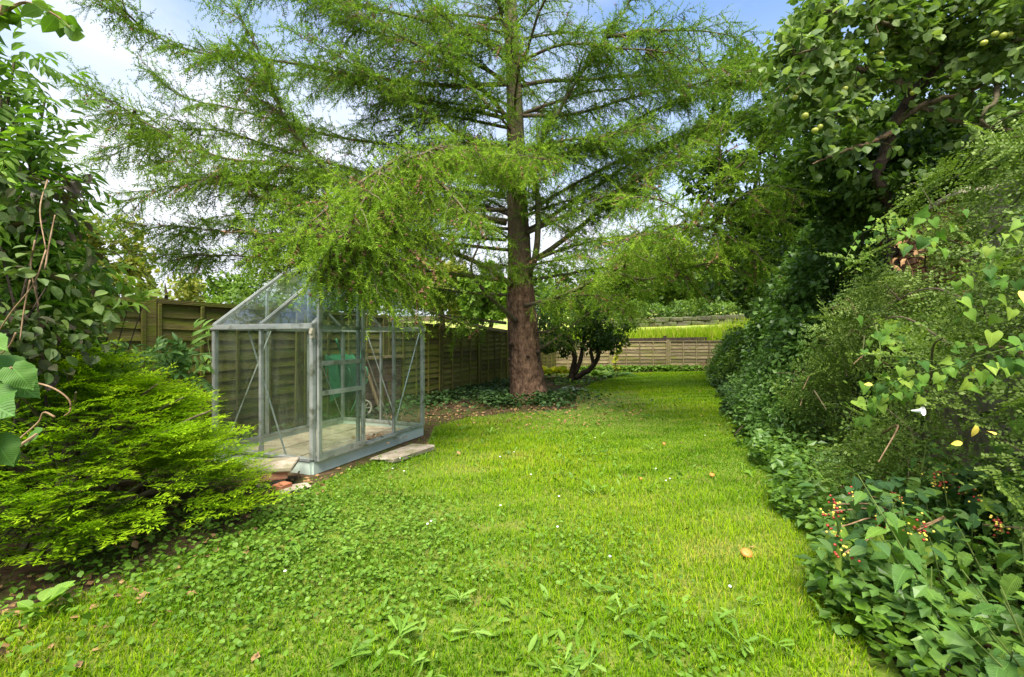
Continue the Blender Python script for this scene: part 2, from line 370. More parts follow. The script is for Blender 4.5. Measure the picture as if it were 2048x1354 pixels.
# foliage, dark to light along the tint value
M['grass'] = leaf_mat('grass', [(0.040, 0.110, 0.004), (0.085, 0.190, 0.004), (0.155, 0.285, 0.005), (0.255, 0.365, 0.009), (0.36, 0.33, 0.07)], 0.35, 0.7, 0.05)
M['weed'] = leaf_mat('weed', [(0.06, 0.14, 0.012), (0.115, 0.225, 0.02), (0.18, 0.30, 0.045)], 0.3)
M['weed_obj'] = leaf_mat('weed_obj', [(0.09, 0.19, 0.02), (0.14, 0.26, 0.03), (0.20, 0.32, 0.06)], 0.3, by='obj')
M['larch'] = leaf_mat('larch', [(0.045, 0.095, 0.012), (0.10, 0.19, 0.016), (0.18, 0.30, 0.024), (0.28, 0.41, 0.035)], 0.38, 0.6, 0.12)
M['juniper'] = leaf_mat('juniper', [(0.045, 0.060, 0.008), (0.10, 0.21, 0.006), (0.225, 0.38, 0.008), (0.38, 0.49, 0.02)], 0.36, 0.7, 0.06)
M['elder'] = leaf_mat('elder', [(0.06, 0.14, 0.012), (0.11, 0.22, 0.02), (0.18, 0.31, 0.035)], 0.45)
M['elder_obj'] = leaf_mat('elder_obj', [(0.065, 0.15, 0.012), (0.12, 0.24, 0.02), (0.21, 0.34, 0.04)], 0.45, by='obj')
M['purple_leaf'] = leaf_mat('purple_leaf', [(0.03, 0.02, 0.02), (0.06, 0.05, 0.03), (0.07, 0.12, 0.03), (0.12, 0.18, 0.04)], 0.2)
M['cotoneaster'] = leaf_mat('cotoneaster', [(0.05, 0.095, 0.012), (0.10, 0.17, 0.022), (0.17, 0.26, 0.04), (0.29, 0.39, 0.11)], 0.35, 0.5, 0.25)
M['privet'] = leaf_mat('privet', [(0.055, 0.115, 0.024), (0.10, 0.20, 0.038), (0.165, 0.28, 0.055)], 0.36, 0.4, 0.4)
M['dark_leaf'] = leaf_mat('dark_leaf', [(0.030, 0.065, 0.010), (0.06, 0.12, 0.018), (0.11, 0.185, 0.03)], 0.4, 0.5, 0.25)
M['mid_leaf'] = leaf_mat('mid_leaf', [(0.035, 0.075, 0.012), (0.08, 0.15, 0.02), (0.16, 0.24, 0.03)], 0.35)
M['fresh_leaf'] = leaf_mat('fresh_leaf', [(0.07, 0.14, 0.012), (0.13, 0.23, 0.02), (0.22, 0.33, 0.04)], 0.35)
M['gold_leaf'] = leaf_mat('gold_leaf', [(0.12, 0.16, 0.025), (0.22, 0.25, 0.035), (0.36, 0.34, 0.05)], 0.35)
M['apple_leaf'] = leaf_mat('apple_leaf', [(0.055, 0.11, 0.02), (0.12, 0.20, 0.04), (0.22, 0.30, 0.08)], 0.38, 0.45, 0.3)
M['apple_obj'] = leaf_mat('apple_obj', [(0.07, 0.14, 0.025), (0.14, 0.22, 0.05), (0.26, 0.34, 0.13)], 0.38, 0.45, 0.3, by='obj')
M['bindweed'] = leaf_mat('bindweed', [(0.045, 0.12, 0.02), (0.10, 0.22, 0.025), (0.16, 0.29, 0.035), (0.26, 0.37, 0.05)], 0.35, by='obj')
M['nettle'] = leaf_mat('nettle', [(0.05, 0.125, 0.025), (0.085, 0.18, 0.03), (0.14, 0.25, 0.035)], 0.3, 0.5, 0.3, by='obj')
M['big_leaf'] = leaf_mat('big_leaf', [(0.06, 0.15, 0.025), (0.085, 0.19, 0.03), (0.11, 0.22, 0.035)], 0.3, by='obj')
M['ivy'] = leaf_mat('ivy', [(0.02, 0.05, 0.012), (0.04, 0.09, 0.02), (0.08, 0.145, 0.035)], 0.25, 0.55, 0.25)
M['hosta'] = leaf_mat('hosta', [(0.10, 0.14, 0.08), (0.28, 0.34, 0.26), (0.5, 0.55, 0.46)], 0.25)
M['stem_green'] = surf_mat('stem_green', [(0.06, 0.10, 0.02), (0.10, 0.15, 0.03), (0.15, 0.19, 0.05)], 10, bump=0.1)
# ------------------------------------------------------------------ leaf templates (x across, y along, z normal)
def leaf_tmpl(st, fold=0.15, curl=0.25, wave=0.0):
    """st: list of (y_mid, half_width, y_edge)"""
    V = []; F = []
    for i, (ym, x, ye) in enumerate(st):
        V += [(0, ym, -curl * ym * ym), (-x, ye, -curl * ye * ye + fold * x + wave * math.sin(i * 2.1)), (x, ye, -curl * ye * ye + fold * x + wave * math.sin(i * 1.7 + 1))]
    for i in range(len(st) - 1):
        a = 3 * i; b = a + 3
        if st[i][1] > 1e-6: F += [(a, b, a + 1)]
        if st[i + 1][1] > 1e-6: F += [(b, b + 1, a + 1)]
        if st[i][1] > 1e-6: F += [(a, a + 2, b)]
        if st[i + 1][1] > 1e-6: F += [(b, a + 2, b + 2)]
    return np.array(V, float), np.array(F, int)

def merge(tms):
    V = []; F = []; T = []; n = 0
    for tm in tms:
        V.append(tm[0]); F.append(tm[1] + n); n += len(tm[0]); T.append(tm[2] if len(tm) > 2 else np.zeros(len(tm[0])))
    return np.concatenate(V), np.concatenate(F), np.concatenate(T)

def put(tm, pos, y, n, size, dt=0.0):
    M_ = frames(np.array([y], float), np.array([n], float))[0]
    return (tm[0] * size) @ M_.T + np.array(pos), tm[1], np.full(len(tm[0]), dt)

T_SIMPLE = (np.array([(0, 0, 0), (-.28, .42, .07), (0, .48, -.02), (.28, .42, .07), (0, 1, -.12)], float), np.array([(0, 2, 1), (2, 4, 1), (0, 3, 2), (2, 3, 4)], int))
T_ROUND = (np.array([(0, 0, 0), (-.40, .35, .08), (-.36, .72, .03), (0, .5, -.03), (.36, .72, .03), (.40, .35, .08), (0, 1, -.1)], float),
           np.array([(0, 3, 1), (1, 3, 2), (2, 3, 6), (0, 5, 3), (5, 4, 3), (4, 6, 3)], int))
T_DIAM = (np.array([(0, 0, 0), (-.33, .5, .05), (.33, .5, .05), (0, 1, 0)], float), np.array([(0, 2, 1), (1, 2, 3)], int))
T_HEART = [leaf_tmpl([(.10, .0, .10), (.10, .26, -.10), (.14, .42, .0), (.2, .47, .14), (.38, .42, .36), (.58, .30, .58), (.8, .14, .8), (1.02, 0, 1.02)], f, c, w_) for f, c, w_ in ((.25, .2, .02), (.12, .45, .03), (.4, .3, .02))]
def _serr(f, c, w_):
    ys = np.linspace(0, 1, 17); prof = np.interp(ys, [0, .08, .22, .4, .65, .85, 1], [.0, .26, .37, .35, .22, .09, 0])
    return leaf_tmpl([(y, p * (1.0 if i % 2 else .80), y - (.03 if i % 2 else -.01) + (.0 if p > 0 else 0)) for i, (y, p) in enumerate(zip(ys, prof))], f, c, w_)
T_NETTLE = [_serr(.2, .35, .012), _serr(.35, .6, .01), _serr(.12, .15, .015)]
T_APPLE = [leaf_tmpl([(0, 0, 0), (.15, .20, .15), (.38, .33, .38), (.65, .30, .65), (.86, .15, .86), (1, 0, 1)], f, c, w_) for f, c, w_ in ((.35, .3, .02), (.2, .5, .03), (.5, .15, .02))]
def leaf_broad(rng, k=15):
    """broad heart shaped leaf, five vertices across so that it can cup and ripple"""
    ys = np.linspace(0, 1, k); prof = np.interp(ys, [0, .05, .15, .3, .45, .6, .75, .9, 1], [.18, .34, .47, .53, .50, .40, .27, .10, .0]) * (1 + .05 * np.sin(ys * 31))
    V = []; F = []; a_, b_ = rng.uniform(0, 6, 2); cu = rng.uniform(.3, .6)
    for i, (y, x) in enumerate(zip(ys, prof)):
        for u in (-1, -.5, 0, .5, 1):
            yy = y - .16 * abs(u) * math.exp(-(y / .18) ** 2)
            V.append((u * x, yy, -cu * y * y + .22 * abs(u) * x - .28 * (u * x) ** 2 * 3 * .5 + .022 * math.sin(9 * y + a_ + 2 * u) + .03 * abs(u) * math.sin(15 * y + b_)))
    for i in range(k - 1):
        for j in range(4): q = i * 5 + j; F += [(q, q + 1, q + 6), (q, q + 6, q + 5)]
    return np.array(V), np.array(F)
T_BIG = [leaf_broad(np.random.RandomState(i)) for i in (1, 2, 3)]
T_STRAP = [leaf_tmpl([(0, .012, 0), (.25, .05, .25), (.55, .06, .55), (.8, .04, .8), (1, 0, 1)], .4, c) for c in (.35, .6)]
T_DAND = [leaf_tmpl([(0, .02, 0), (.15, .05, .12), (.22, .03, .24), (.35, .09, .32), (.42, .05, .45), (.6, .14, .56), (.68, .09, .7), (.85, .12, .84), (1, 0, 1)], .3, c) for c in (.25, .5, .1)]

def _compound(k, rng, lf=T_SIMPLE, spread=.8, ln=.42):
    tms = []
    # rachis
    tms.append((np.array([(-.008, 0, 0), (.008, 0, 0), (0, 1, -.15)], float), np.array([(0, 1, 2)], int), np.zeros(3)))
    for i in range(k):
        y = .25 + .6 * i / max(1, k - 1); z = -.15 * y * y
        for s in (-1, 1):
            tms.append(put(lf, (0, y, z), (s * spread, .55, -.25 + rng.uniform(-.2, .2)), (0, -.1, 1), ln * rng.uniform(.85, 1.1), rng.uniform(-.12, .12)))
    tms.append(put(lf, (0, .92, -.13), (0, 1, -.35), (0, 0, 1), ln * 1.1, 0.05))
    return merge(tms)
T_ELDER = [_compound(3, np.random.RandomState(i), leaf_tmpl([(0, 0, 0), (.3, .17, .3), (.6, .15, .6), (1, 0, 1)], .3, .35), .8, .45) for i in range(3)]
T_PALM = []
for _i in range(2):
    _r = np.random.RandomState(30 + _i); _lf = leaf_tmpl([(0, 0, 0), (.2, .12, .2), (.5, .19, .5), (.8, .10, .8), (1, 0, 1)], .3, .3)
    T_PALM.append(merge([put(_lf, (0, .3, 0), (math.sin(a), math.cos(a), .15 + _r.uniform(-.2, .2)), (0, -.2, 1), .62 * (1.1 - .12 * abs(a))) for a in (-1.9, -.95, 0, .95, 1.9)]))

def _larch(rng, n=9, k=2, nl=.165, nw=.028):
    tms = []
    P = np.stack([np.cumsum(rng.normal(0, .02, 6)), np.linspace(0, 1, 6), -.10 * np.linspace(0, 1, 6) ** 2 + np.cumsum(rng.normal(0, .015, 6))], 1)
    for ax in ((.7, 0, .7),):
        a = np.array(ax) * .016
        V = np.array([P[0] - a, P[0] + a, P[5]]); F = [(0, 1, 2)]
        tms.append((V, np.array(F), np.full(3, -.35)))
    for i in range(n):
        t = .06 + .94 * i / (n - 1); q = np.array([np.interp(t, np.linspace(0, 1, 6), P[:, j]) for j in range(3)])
        ph = rng.uniform(0, 6.28)
        for j in range(k):
            a = ph + j * 2 * math.pi / k + rng.uniform(-.4, .4)
            d = nrm(np.array([math.cos(a), .75 + rng.uniform(-.35, .35), math.sin(a)])); ln = nl * rng.uniform(.7, 1.3)
            sd_ = nrm(np.cross(d, rng.normal(size=3))) * nw
            tms.append((np.array([q - sd_, q + sd_, q + d * ln]), np.array([(0, 1, 2)]), np.array([-.06, -.06, .06]) + rng.uniform(-.06, .06)))
    return merge(tms)
T_LARCHN = [_larch(np.random.RandomState(150 + i), 15, 2, .125, .018) for i in range(6)]
T_LARCH = [_larch(np.random.RandomState(100 + i)) for i in range(8)]

def _plume(rng, n=9):
    """flat feathery juniper spray, length 1"""
    tms = []; 
    def sprig(p, d, ln, wd, dt):
        d = nrm(d); s = nrm(np.cross(d, [rng.uniform(-.4, .4), rng.uniform(-.3, .3), 1.0]))
        u = np.cross(s, d)
        V = np.array([p, p + d * ln * .45 - s * wd, p + d * ln * .45 + s * wd, p + d * ln + u * rng.uniform(-.02, .03)])
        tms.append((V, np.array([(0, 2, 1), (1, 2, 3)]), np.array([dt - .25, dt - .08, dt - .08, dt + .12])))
    for i in range(n):
        y = i / n * .85; z = .10 * y * y
        for s in (-1, 1):
            L_ = (.42 - .28 * y) * rng.uniform(.8, 1.15)
            d = nrm(np.array([s * .75, .75, rng.uniform(-.12, .22)]))
            p0 = np.array([0, y, z])
            for q in (0.15, .55):
                for s2 in (-1, 1):
                    d2 = nrm(d + np.array([s2 * .6 * d[1], -s2 * .6 * d[0], rng.uniform(-.1, .35)]))
                    sprig(p0 + d * L_ * q, d2, L_ * .5 * (1.1 - .5 * q), .017, .12 * y + .1 * q)
            sprig(p0 + d * L_ * .6, d, L_ * .5, .017, .15)
    sprig(np.array([0, .8, .06]), np.array([0, 1, .1]), .28, .02, .2)
    return merge(tms)
T_PLUME = [_plume(np.random.RandomState(200 + i), 5) for i in range(5)]

def _cot(rng):
    """herringbone spray of small paired leaves, length 1 (about 0.55 m)"""
    tms = []
    def chain(p0, d, ln, npair, lsz, bend):
        s = nrm(np.cross(d, [0, 0, 1.0])); prev = p0
        P = [p0 + d * ln * t + np.array([0, 0, bend * t * t]) for t in np.linspace(0, 1, npair + 1)]
        P = np.array(P)
        for ax in (nrm(s + np.array([0, 0, 1.0])),):
            a = ax * .006; m_ = npair // 2
            V = np.array([P[0] - a, P[0] + a, P[m_] - a * .7, P[m_] + a * .7, P[-1]])
            tms.append((V, np.array([(0, 1, 2), (2, 1, 3), (2, 3, 4)]), np.full(5, -.3)))
        for i in range(1, npair + 1):
            for sg in (-1, 1):
                dd = nrm(sg * s * .8 + d * .45 + np.array([0, 0, rng.uniform(0.1, .6)]))
                tms.append(put(T_DIAM, P[i], dd, nrm(np.array([0, 0, 1.0]) + rng.normal(0, .35, 3)), lsz * rng.uniform(.8, 1.2), rng.uniform(-.12, .25)))
        return P, s
    P, s = chain(np.zeros(3), np.array([0, 1.0, 0]), 1.0, 22, .034, -.12)
    for i in range(3, 19, 3):
        for sg in (-1, 1):
            chain(P[i], nrm(np.array([sg * .8, .62, rng.uniform(-.05, .1)])), .34 * (1.15 - i / 22), 7, .032, -.02)
    return merge(tms)
T_COT = [_cot(np.random.RandomState(300 + i)) for i in range(4)]

def leaf_objs(parent, meshes, pos, y, n, size, name='leaf', rng=R):
    org = origin_of(parent); M_ = frames(np.asarray(y, float), np.asarray(n, float)); out = []
    size = np.broadcast_to(np.asarray(size, float), (len(pos),))
    for i in range(len(pos)):
        m4 = Matrix.Identity(4); s = float(size[i])
        for a in range(3):
            for b in range(3): m4[a][b] = float(M_[i, a, b]) * s
            m4[a][3] = float(pos[i][a] - org[a])
        out.append(link(name, meshes[rng.randint(len(meshes))], parent, m4))
    return out

def meshes_of(name, tms, mat):
    return [new_mesh(name, t[0], t[1], mat, smooth=True) for t in tms]

def clumps(center, radii, m, n, sigma, rng, lo=.5, zmin=None, up=.35, zlo=-1.0):
    """leaf positions in m lumps spread through an ellipsoid's outer volume"""
    c = np.asarray(center, float); r = np.asarray(radii, float)
    d = rnd_dirs(m * 3, rng); d = d[d[:, 2] > zlo][:m]; m = len(d)
    cc = c + d * r * (lo + (1 - lo) * rng.rand(m, 1) ** .6)
    idx = rng.randint(m, size=n)
    off = rnd_dirs(n, rng) * (rng.rand(n, 1) ** .45) * sigma * (.7 + .6 * rng.rand(m, 1)[idx])
    off[:, 2] *= .75
    pos = cc[idx] + off
    out = nrm(nrm(off) * .8 + d[idx] * .5 + np.array([0, 0, up]))
    tint = np.clip(.45 + .16 * rng.normal(size=m)[idx] + .14 * rng.normal(size=n), 0, 1)
    if zmin is not None:
        k = pos[:, 2] > zmin; pos, out, tint = pos[k], out[k], tint[k]
    return pos, out, tint

def leaf_axes(out, rng, droop=.35, spread=.8):
    n = len(out); y = nrm(out * .5 + rng.normal(size=(n, 3)) * spread * .6 + np.array([0, 0, -droop])); nn = nrm(out * .7 + np.array([0, 0, .6]) + rng.normal(size=(n, 3)) * .35)
    return y, nn

# ------------------------------------------------------------------ the ground
AX = nrm(np.array([0.372, 0.928, 0.0]))            # long axis of the garden
BX = np.array([AX[1], -AX[0], 0.0])                 # towards the right hand border

def sheet(name, xs, ys, zf, mat):
    X, Y = np.meshgrid(xs, ys); Z = zf(X, Y); V = np.stack([X, Y, Z], -1).reshape(-1, 3)
    nx, ny = len(xs), len(ys); i = np.arange(ny - 1)[:, None] * nx; j = np.arange(nx - 1)[None]
    F = np.stack([i + j, i + j + 1, i + nx + j + 1, i + nx + j], -1).reshape(-1, 4)
    o = link(name, new_mesh(name, V, F, mat, smooth=True)); o['kind'] = 'structure'; return o

def hill(X, Y):
    # distance beyond the end of the garden, along its axis
    s = X * AX[0] + Y * AX[1]
    t = np.clip(s - 19.6, 0, None)
    z = np.where(t > 0, np.clip(t / 0.8, 0, 1) * 1.18 + 0.088 * np.clip(t - .8, 0, 14) + 0.085 * np.clip(t - 14.8, 0, 40), 0)
    return z - 0.004
sheet('ground', np.r_[np.linspace(-160, -20, 15), np.linspace(-18, 30, 49), np.linspace(35, 160, 14)], np.r_[np.linspace(-30, 12, 22), np.linspace(12.5, 45, 80), np.linspace(48, 300, 25)],
      lambda X, Y: hill(X, Y), M['soil'])

def inpoly(P, poly):
    x, y = P[:, 0], P[:, 1]; ins = np.zeros(len(P), bool); n = len(poly); j = n - 1
    for i in range(n):
        xi, yi = poly[i]; xj, yj = poly[j]
        c = ((yi > y) != (yj > y)) & (x < (xj - xi) * (y - yi) / (yj - yi + 1e-12) + xi); ins ^= c; j = i
    return ins

LAWN = [(-3.3, 0.2), (-3.0, 1.75), (-2.15, 2.25), (-1.85, 3.0), (-1.88, 3.7), (-1.75, 4.05), (-1.05, 5.55), (-1.15, 6.6), (-0.75, 7.4), (0.1, 7.9), (1.2, 8.3), (1.35, 9.5),
        (1.7, 11.5), (2.6, 13.6), (3.5, 15.2), (4.6, 16.9), (5.6, 17.35), (8.2, 18.0), (8.0, 17.2), (5.6, 12.0), (3.45, 6.4), (2.15, 3.14), (1.5, 1.73), (0.95, 0.2)]
import bmesh
def poly_sheet(name, pts, z, mat):
    bm = bmesh.new(); vs = [bm.verts.new((x, y, z)) for x, y in pts]; f = bm.faces.new(vs)
    if f.normal.z < 0: f.normal_flip()
    bmesh.ops.triangulate(bm, faces=[f]); me = bpy.data.meshes.new(name); bm.normal_update(); bm.to_mesh(me); bm.free(); me.materials.append(mat)
    o = link(name, me); o['kind'] = 'structure'; return o
poly_sheet('lawn', LAWN, 0.0, M['turf'])
# sunlit meadow that climbs away behind the end fence
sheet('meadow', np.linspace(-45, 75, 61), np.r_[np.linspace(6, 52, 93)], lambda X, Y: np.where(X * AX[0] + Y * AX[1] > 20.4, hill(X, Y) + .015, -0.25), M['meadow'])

# ------------------------------------------------------------------ fences
def slat_mesh(name, L_, H_, mat, rng):
    k = 7; xs = np.linspace(-L_ / 2, L_ / 2, k)
    low = -H_ / 2 + rng.uniform(-.014, .010, k); low[0] = low[-1] = -H_ / 2
    V = []
    for x, z in zip(xs, low):
        V += [(x, -.027 + rng.uniform(-.003, .003), z), (x, -.002, H_ / 2), (x, .008, H_ / 2), (x, -.016, z)]
    F = []
    for i in range(k - 1):
        a = 4 * i; b = a + 4
        F += [(a, b, b + 1, a + 1), (a + 2, b + 2, b + 3, a + 3), (a, a + 3, b + 3, b)]
    return new_mesh(name, np.array(V, float), F, mat)

def rz(dirv):        # object whose local x runs along dirv, local -y faces the viewer side
    return math.atan2(dirv[1], dirv[0])

def fence(name, label, start, dirv, plen, tops, mat, pitch=.118, nb=3, label_parts=None, endpost=True, post_top=.05):
    rng = np.random.RandomState(hash(name) % 1000 if False else len(label))
    root = thing(name, label, 'fence', start)
    ang = rz(dirv); rot = Matrix.Rotation(ang, 4, 'Z'); org = np.array(start, float)
    slm = [slat_mesh('slat', plen - .10, pitch + .03, mat, rng) for _ in range(5)]
    post = {}
    def post_mesh(h):
        h = round(h, 2)
        if h not in post:
            post[h] = bevel_box('post', .095, .095, h, mat, .006, .002, rng)
        return post[h]
    d = np.array(dirv, float)
    for i, top in enumerate(tops):
        ph = max(top, tops[i - 1] if i else top) + post_top
        link('post', post_mesh(ph), root, Matrix.Translation(Vector(d * (i * plen))) @ rot @ Matrix.Translation((0, 0.0, ph / 2 - .02)))
        c = d * (i * plen + plen / 2) + rng.normal(0, .004, 3) * np.array([1, 1, 0])
        # frame of the panel: top cap, bottom rail
        mb = MB()
        hl = plen / 2 - .05
        bar(mb, (-hl, -.012, top - .02), (hl, -.012, top - .02), .062, .045)
        fr = link('fence_panel', mb.mesh('fence_panel', mat), root, Matrix.Translation(Vector(c)) @ rot)
        br = MB(); bar(br, (-hl, -.024, .07), (hl, -.024, .07), .03, .05); link('bottom_rail', br.mesh('bottom_rail', mat), fr)
        ns = int((top - .12) / pitch) + 1
        for k in range(ns):
            z = top - .045 - pitch * (k + .5)
            if z < .05: break
            link('slat', slm[rng.randint(5)], fr, Matrix.Translation((0, 0.004 + rng.normal(0, .002), z)) @ Matrix.Rotation(rng.normal(0, .004), 4, 'Y'))
        bm_ = bevel_box('batten', .04, .022, top - .06, mat, .004, .002, rng)
        for k in range(nb + 2):
            x = -hl + .025 + (2 * hl - .05) * k / (nb + 1)
            link('batten', bm_, fr, Matrix.Translation((x, -.041, (top - .06) / 2 + .012)) @ Matrix.Rotation(rng.normal(0, .006), 4, 'Y'))
    if endpost:
        ph = tops[-1] + post_top
        link('post', post_mesh(ph), root, Matrix.Translation(Vector(d * (len(tops) * plen))) @ rot @ Matrix.Translation((0, 0, ph / 2 - .02)))
    return root

LF_D = nrm(np.array([.41, 1.0, 0])); LF_P = lambda k: np.array([-1.69, 9.29, 0]) + LF_D * (-5.157 + 1.84 * k)
# seen from the garden the local -y side must face right: run the left fence from far to near? (local -y of direction d is d rotated -90 deg = right side)
fence('garden_fence', 'mossy olive lapped panel fence along the left side of the garden', LF_P(-2), LF_D, 1.84,
      [1.69, 1.69, 1.70, 1.70, 1.60, 1.54, 1.52, 1.52, 1.50, 1.46], M['fence_green'])
BK0 = np.array([1.55, 17.55, 0]); BK1 = np.array([8.62, 18.35, 0]); _n = 3
BK_D = nrm(BK1 - BK0)
fence('end_fence', 'low weathered grey brown lapped fence closing the far end of the lawn', BK0, BK_D, float(np.linalg.norm(BK1 - BK0)) / _n, [1.20, 1.20, 1.22], M['fence_grey'], pitch=.135)
# dark boarding of the next plot behind the end fence
_t = thing('gravel_board', 'dark leaning board behind the low end fence', 'board', (5.2, 18.35, 0))
_mb = MB(); bar(_mb, (4.0, 18.3, 1.22), (8.9, 18.95, 1.29), .03, .16); _mb.build('plank', M['dark_bark'], _t)
for _x, _y, _h in ((6.35, 18.62, 1.42), (9.0, 19.0, 1.52)):
    _mb = MB(); bar(_mb, (_x, _y + .05, 0), (_x, _y + .05, _h), .1, .1, up=np.array([0, 1.0, 0])); _mb.build('post', M['dark_bark'], _t)

# ------------------------------------------------------------------ greenhouse
GC = np.array([-1.90, 4.29, 0]); GU = nrm(np.array([.366, .931, 0])); GV = np.array([-GU[1], GU[0], 0]); GW, GL = 1.90, 1.35
EAVE, RIDGE, PL = 1.405, 2.15, .125
def g(a, b, z): return GC + GU * a + GV * b + UP * z
gh = thing('greenhouse', 'small aluminium framed glass greenhouse on a pale green base with sliding door', 'greenhouse', GC + GU * GW / 2 + GV * GL / 2)
def gbar(name, p0, p1, wx, wz, mat='alu', up=UP, lip=True):
    mb = MB(); bar(mb, p0, p1, wx, wz, up)
    if lip:      # raised web of the extrusion
        u = nrm(np.array(up, float)); bar(mb, np.asarray(p0) + u * (wz / 2 + .004), np.asarray(p1) + u * (wz / 2 + .004), wx * .35, .01, up)
    return mb.build(name, M[mat], gh)
# base plinth: four folded steel sides
for n_, p0, p1 in (('f', (0, 0), (GW, 0)), ('b', (0, GL), (GW, GL)), ('l', (0, 0.015), (0, GL - .015)), ('r', (GW, 0.015), (GW, GL - .015))):
    gbar('base_side', g(*p0, PL / 2), g(*p1, PL / 2), .03, PL, 'plinth', lip=False)
    inn = .012
    gbar('sill', g(*p0, PL + .014), g(*p1, PL + .014), .052, .026, 'alu')
# corner posts
for a in (0, GW):
    for b in (0, GL):
        gbar('corner_post', g(a, b, PL + .02), g(a, b, EAVE), .042, .042, up=GU * (1 if a == 0 else -1))
# eaves gutters and ridge, along GV at a = 0, GW
for a in (0, GW):
    gbar('gutter', g(a, -.03, EAVE + .012), g(a, GL + .03, EAVE + .012), .07, .042)
gbar('ridge_bar', g(GW / 2, -.02, RIDGE), g(GW / 2, GL + .02, RIDGE), .05, .05)
for b in (0, GL):
    gbar('gable_rail', g(.03, b, EAVE + .002), g(GW - .03, b, EAVE + .002), .03, .034)
# glazing bars
GB = [GW / 3, 2 * GW / 3]
def roof_z(a): return EAVE + (RIDGE - EAVE) * (1 - abs(a - GW / 2) / (GW / 2))
for b in (0, GL):
    for a in GB:
        gbar('glazing_bar', g(a, b, PL + .02), g(a, b, roof_z(a) - .03), .03, .03, up=GV)
for a in (0, GW):
    gbar('glazing_bar', g(a, GL / 2, PL + .02), g(a, GL / 2, EAVE), .03, .034, up=GU)
rn = lambda s: nrm(np.cross(GV, (g(GW / 2, 0, RIDGE) - g(0 if s == 0 else GW, 0, EAVE)))) * (1 if s == 1 else -1)
for s, a in ((0, 0.0), (1, GW)):
    up_ = rn(s); up_ = up_ if up_[2] > 0 else -up_
    for b in (-.01, GL / 2, GL + .01):
        gbar('roof_bar', g(a, b, EAVE + .03), g(GW / 2 + (-.02 if s == 0 else .02), b, RIDGE - .01), .036, .034, up=up_)
# thin diagonal braces
for p0, p1 in ((g(.66, .03, EAVE - .02), g(1.24, .03, PL + .12)), (g(GW - .03, .03, EAVE - .03), g(1.29, .03, PL + .03)),
               (g(-.0, .90, EAVE - .02) + GU * .035, g(0, .38, PL + .02) + GU * .035),
               (g(.66, GL - .03, EAVE - .02), g(.1, GL - .03, PL + .03)), (g(1.24, GL - .03, EAVE - .02), g(GW - .05, GL - .03, PL + .03)),
               (g(GW - .035, .90, EAVE - .02), g(GW - .035, .38, PL + .02))):
    gbar('brace', p0, p1, .014, .008, lip=False)
# small clip with cap at the near eaves corner
_mb = MB(); bar(_mb, g(-.035, -.03, EAVE - .10), g(-.035, -.03, EAVE - .005), .035, .03, up=GU); bar(_mb, g(-.05, -.035, EAVE - .06), g(-.05, -.035, EAVE - .03), .03, .03, up=GU); _mb.build('gutter_end', M['cream'], gh)
# door, slid to the near side of the gable, running proud of it
DO = -.045; D0, D1, DT = .04, .66, 1.86
door = None
_mb = MB()
for a in (D0, D1): bar(_mb, g(a, DO, PL + .02), g(a, DO, DT), .04, .028, up=GV)
for z in (PL + .045, DT - .02): bar(_mb, g(D0 + .021, DO, z), g(D1 - .021, DO, z), .026, .05)
door = _mb.build('door', M['alu'], gh)
def sub(name, mb, mat, parent): return part(name, mb.mesh(name, M[mat]), parent)
for z in (.77, 1.06):
    _mb = MB(); bar(_mb, g(D0 + .021, DO, z), g(D1 - .021, DO, z), .024, .045); sub('door_rail', _mb, 'alu', door)
for z0, z1 in ((PL + .07, .747), (.793, 1.037), (1.083, DT - .045)):
    _mb = MB(); bar(_mb, g((D0 + D1) / 2, DO, z0), g((D0 + D1) / 2, DO, z1), D1 - D0 - .045, .004, up=GV); sub('door_pane', _mb, 'glass', door)
gbar('door_track', g(-.02, -.03, DT + .02), g(1.28, -.03, DT + .02), .03, .05)
gbar('door_sill', g(.02, -.045, PL + .012), g(1.28, -.045, PL + .012), .03, .02, lip=False)
# panes
def pane(quad, nrm_):
    q = np.array(quad, float); t = np.array(nrm_) * .002; k = len(q)
    V = np.vstack([q - t, q + t]); F = [list(range(k))[::-1], list(range(k, 2 * k))] + [[i, (i + 1) % k, (i + 1) % k + k, i + k] for i in range(k)]
    part('glass_pane', new_mesh('glass_pane', V, F, M['glass']), gh)
e = .018; ZM = .70
for b in (0, GL):
    for i in range(3):
        a0, a1 = GW * i / 3 + e, GW * (i + 1) / 3 - e
        if b == 0 and i == 1: continue          # the open doorway
        pane([g(a0, b, PL + .03), g(a1, b, PL + .03), g(a1, b, ZM), g(a0, b, ZM)], GV)
        pane([g(a0, b + .004, ZM - .01), g(a1, b + .004, ZM - .01), g(a1, b + .004, EAVE - .018), g(a0, b + .004, EAVE - .018)], GV)
        lo_ = EAVE + .022
        if i == 1:
            pane([g(a0, b, lo_), g(a1, b, lo_), g(a1, b, roof_z(a1) - .03), g(GW / 2, b, RIDGE - .04), g(a0, b, roof_z(a0) - .03)], GV)
        elif i == 0:
            pane([g(a0 + .03, b, lo_), g(a1, b, lo_), g(a1, b, roof_z(a1) - .03)], GV)
        else:
            pane([g(a0, b, lo_), g(a1 - .03, b, lo_), g(a0, b, roof_z(a0) - .03)], GV)
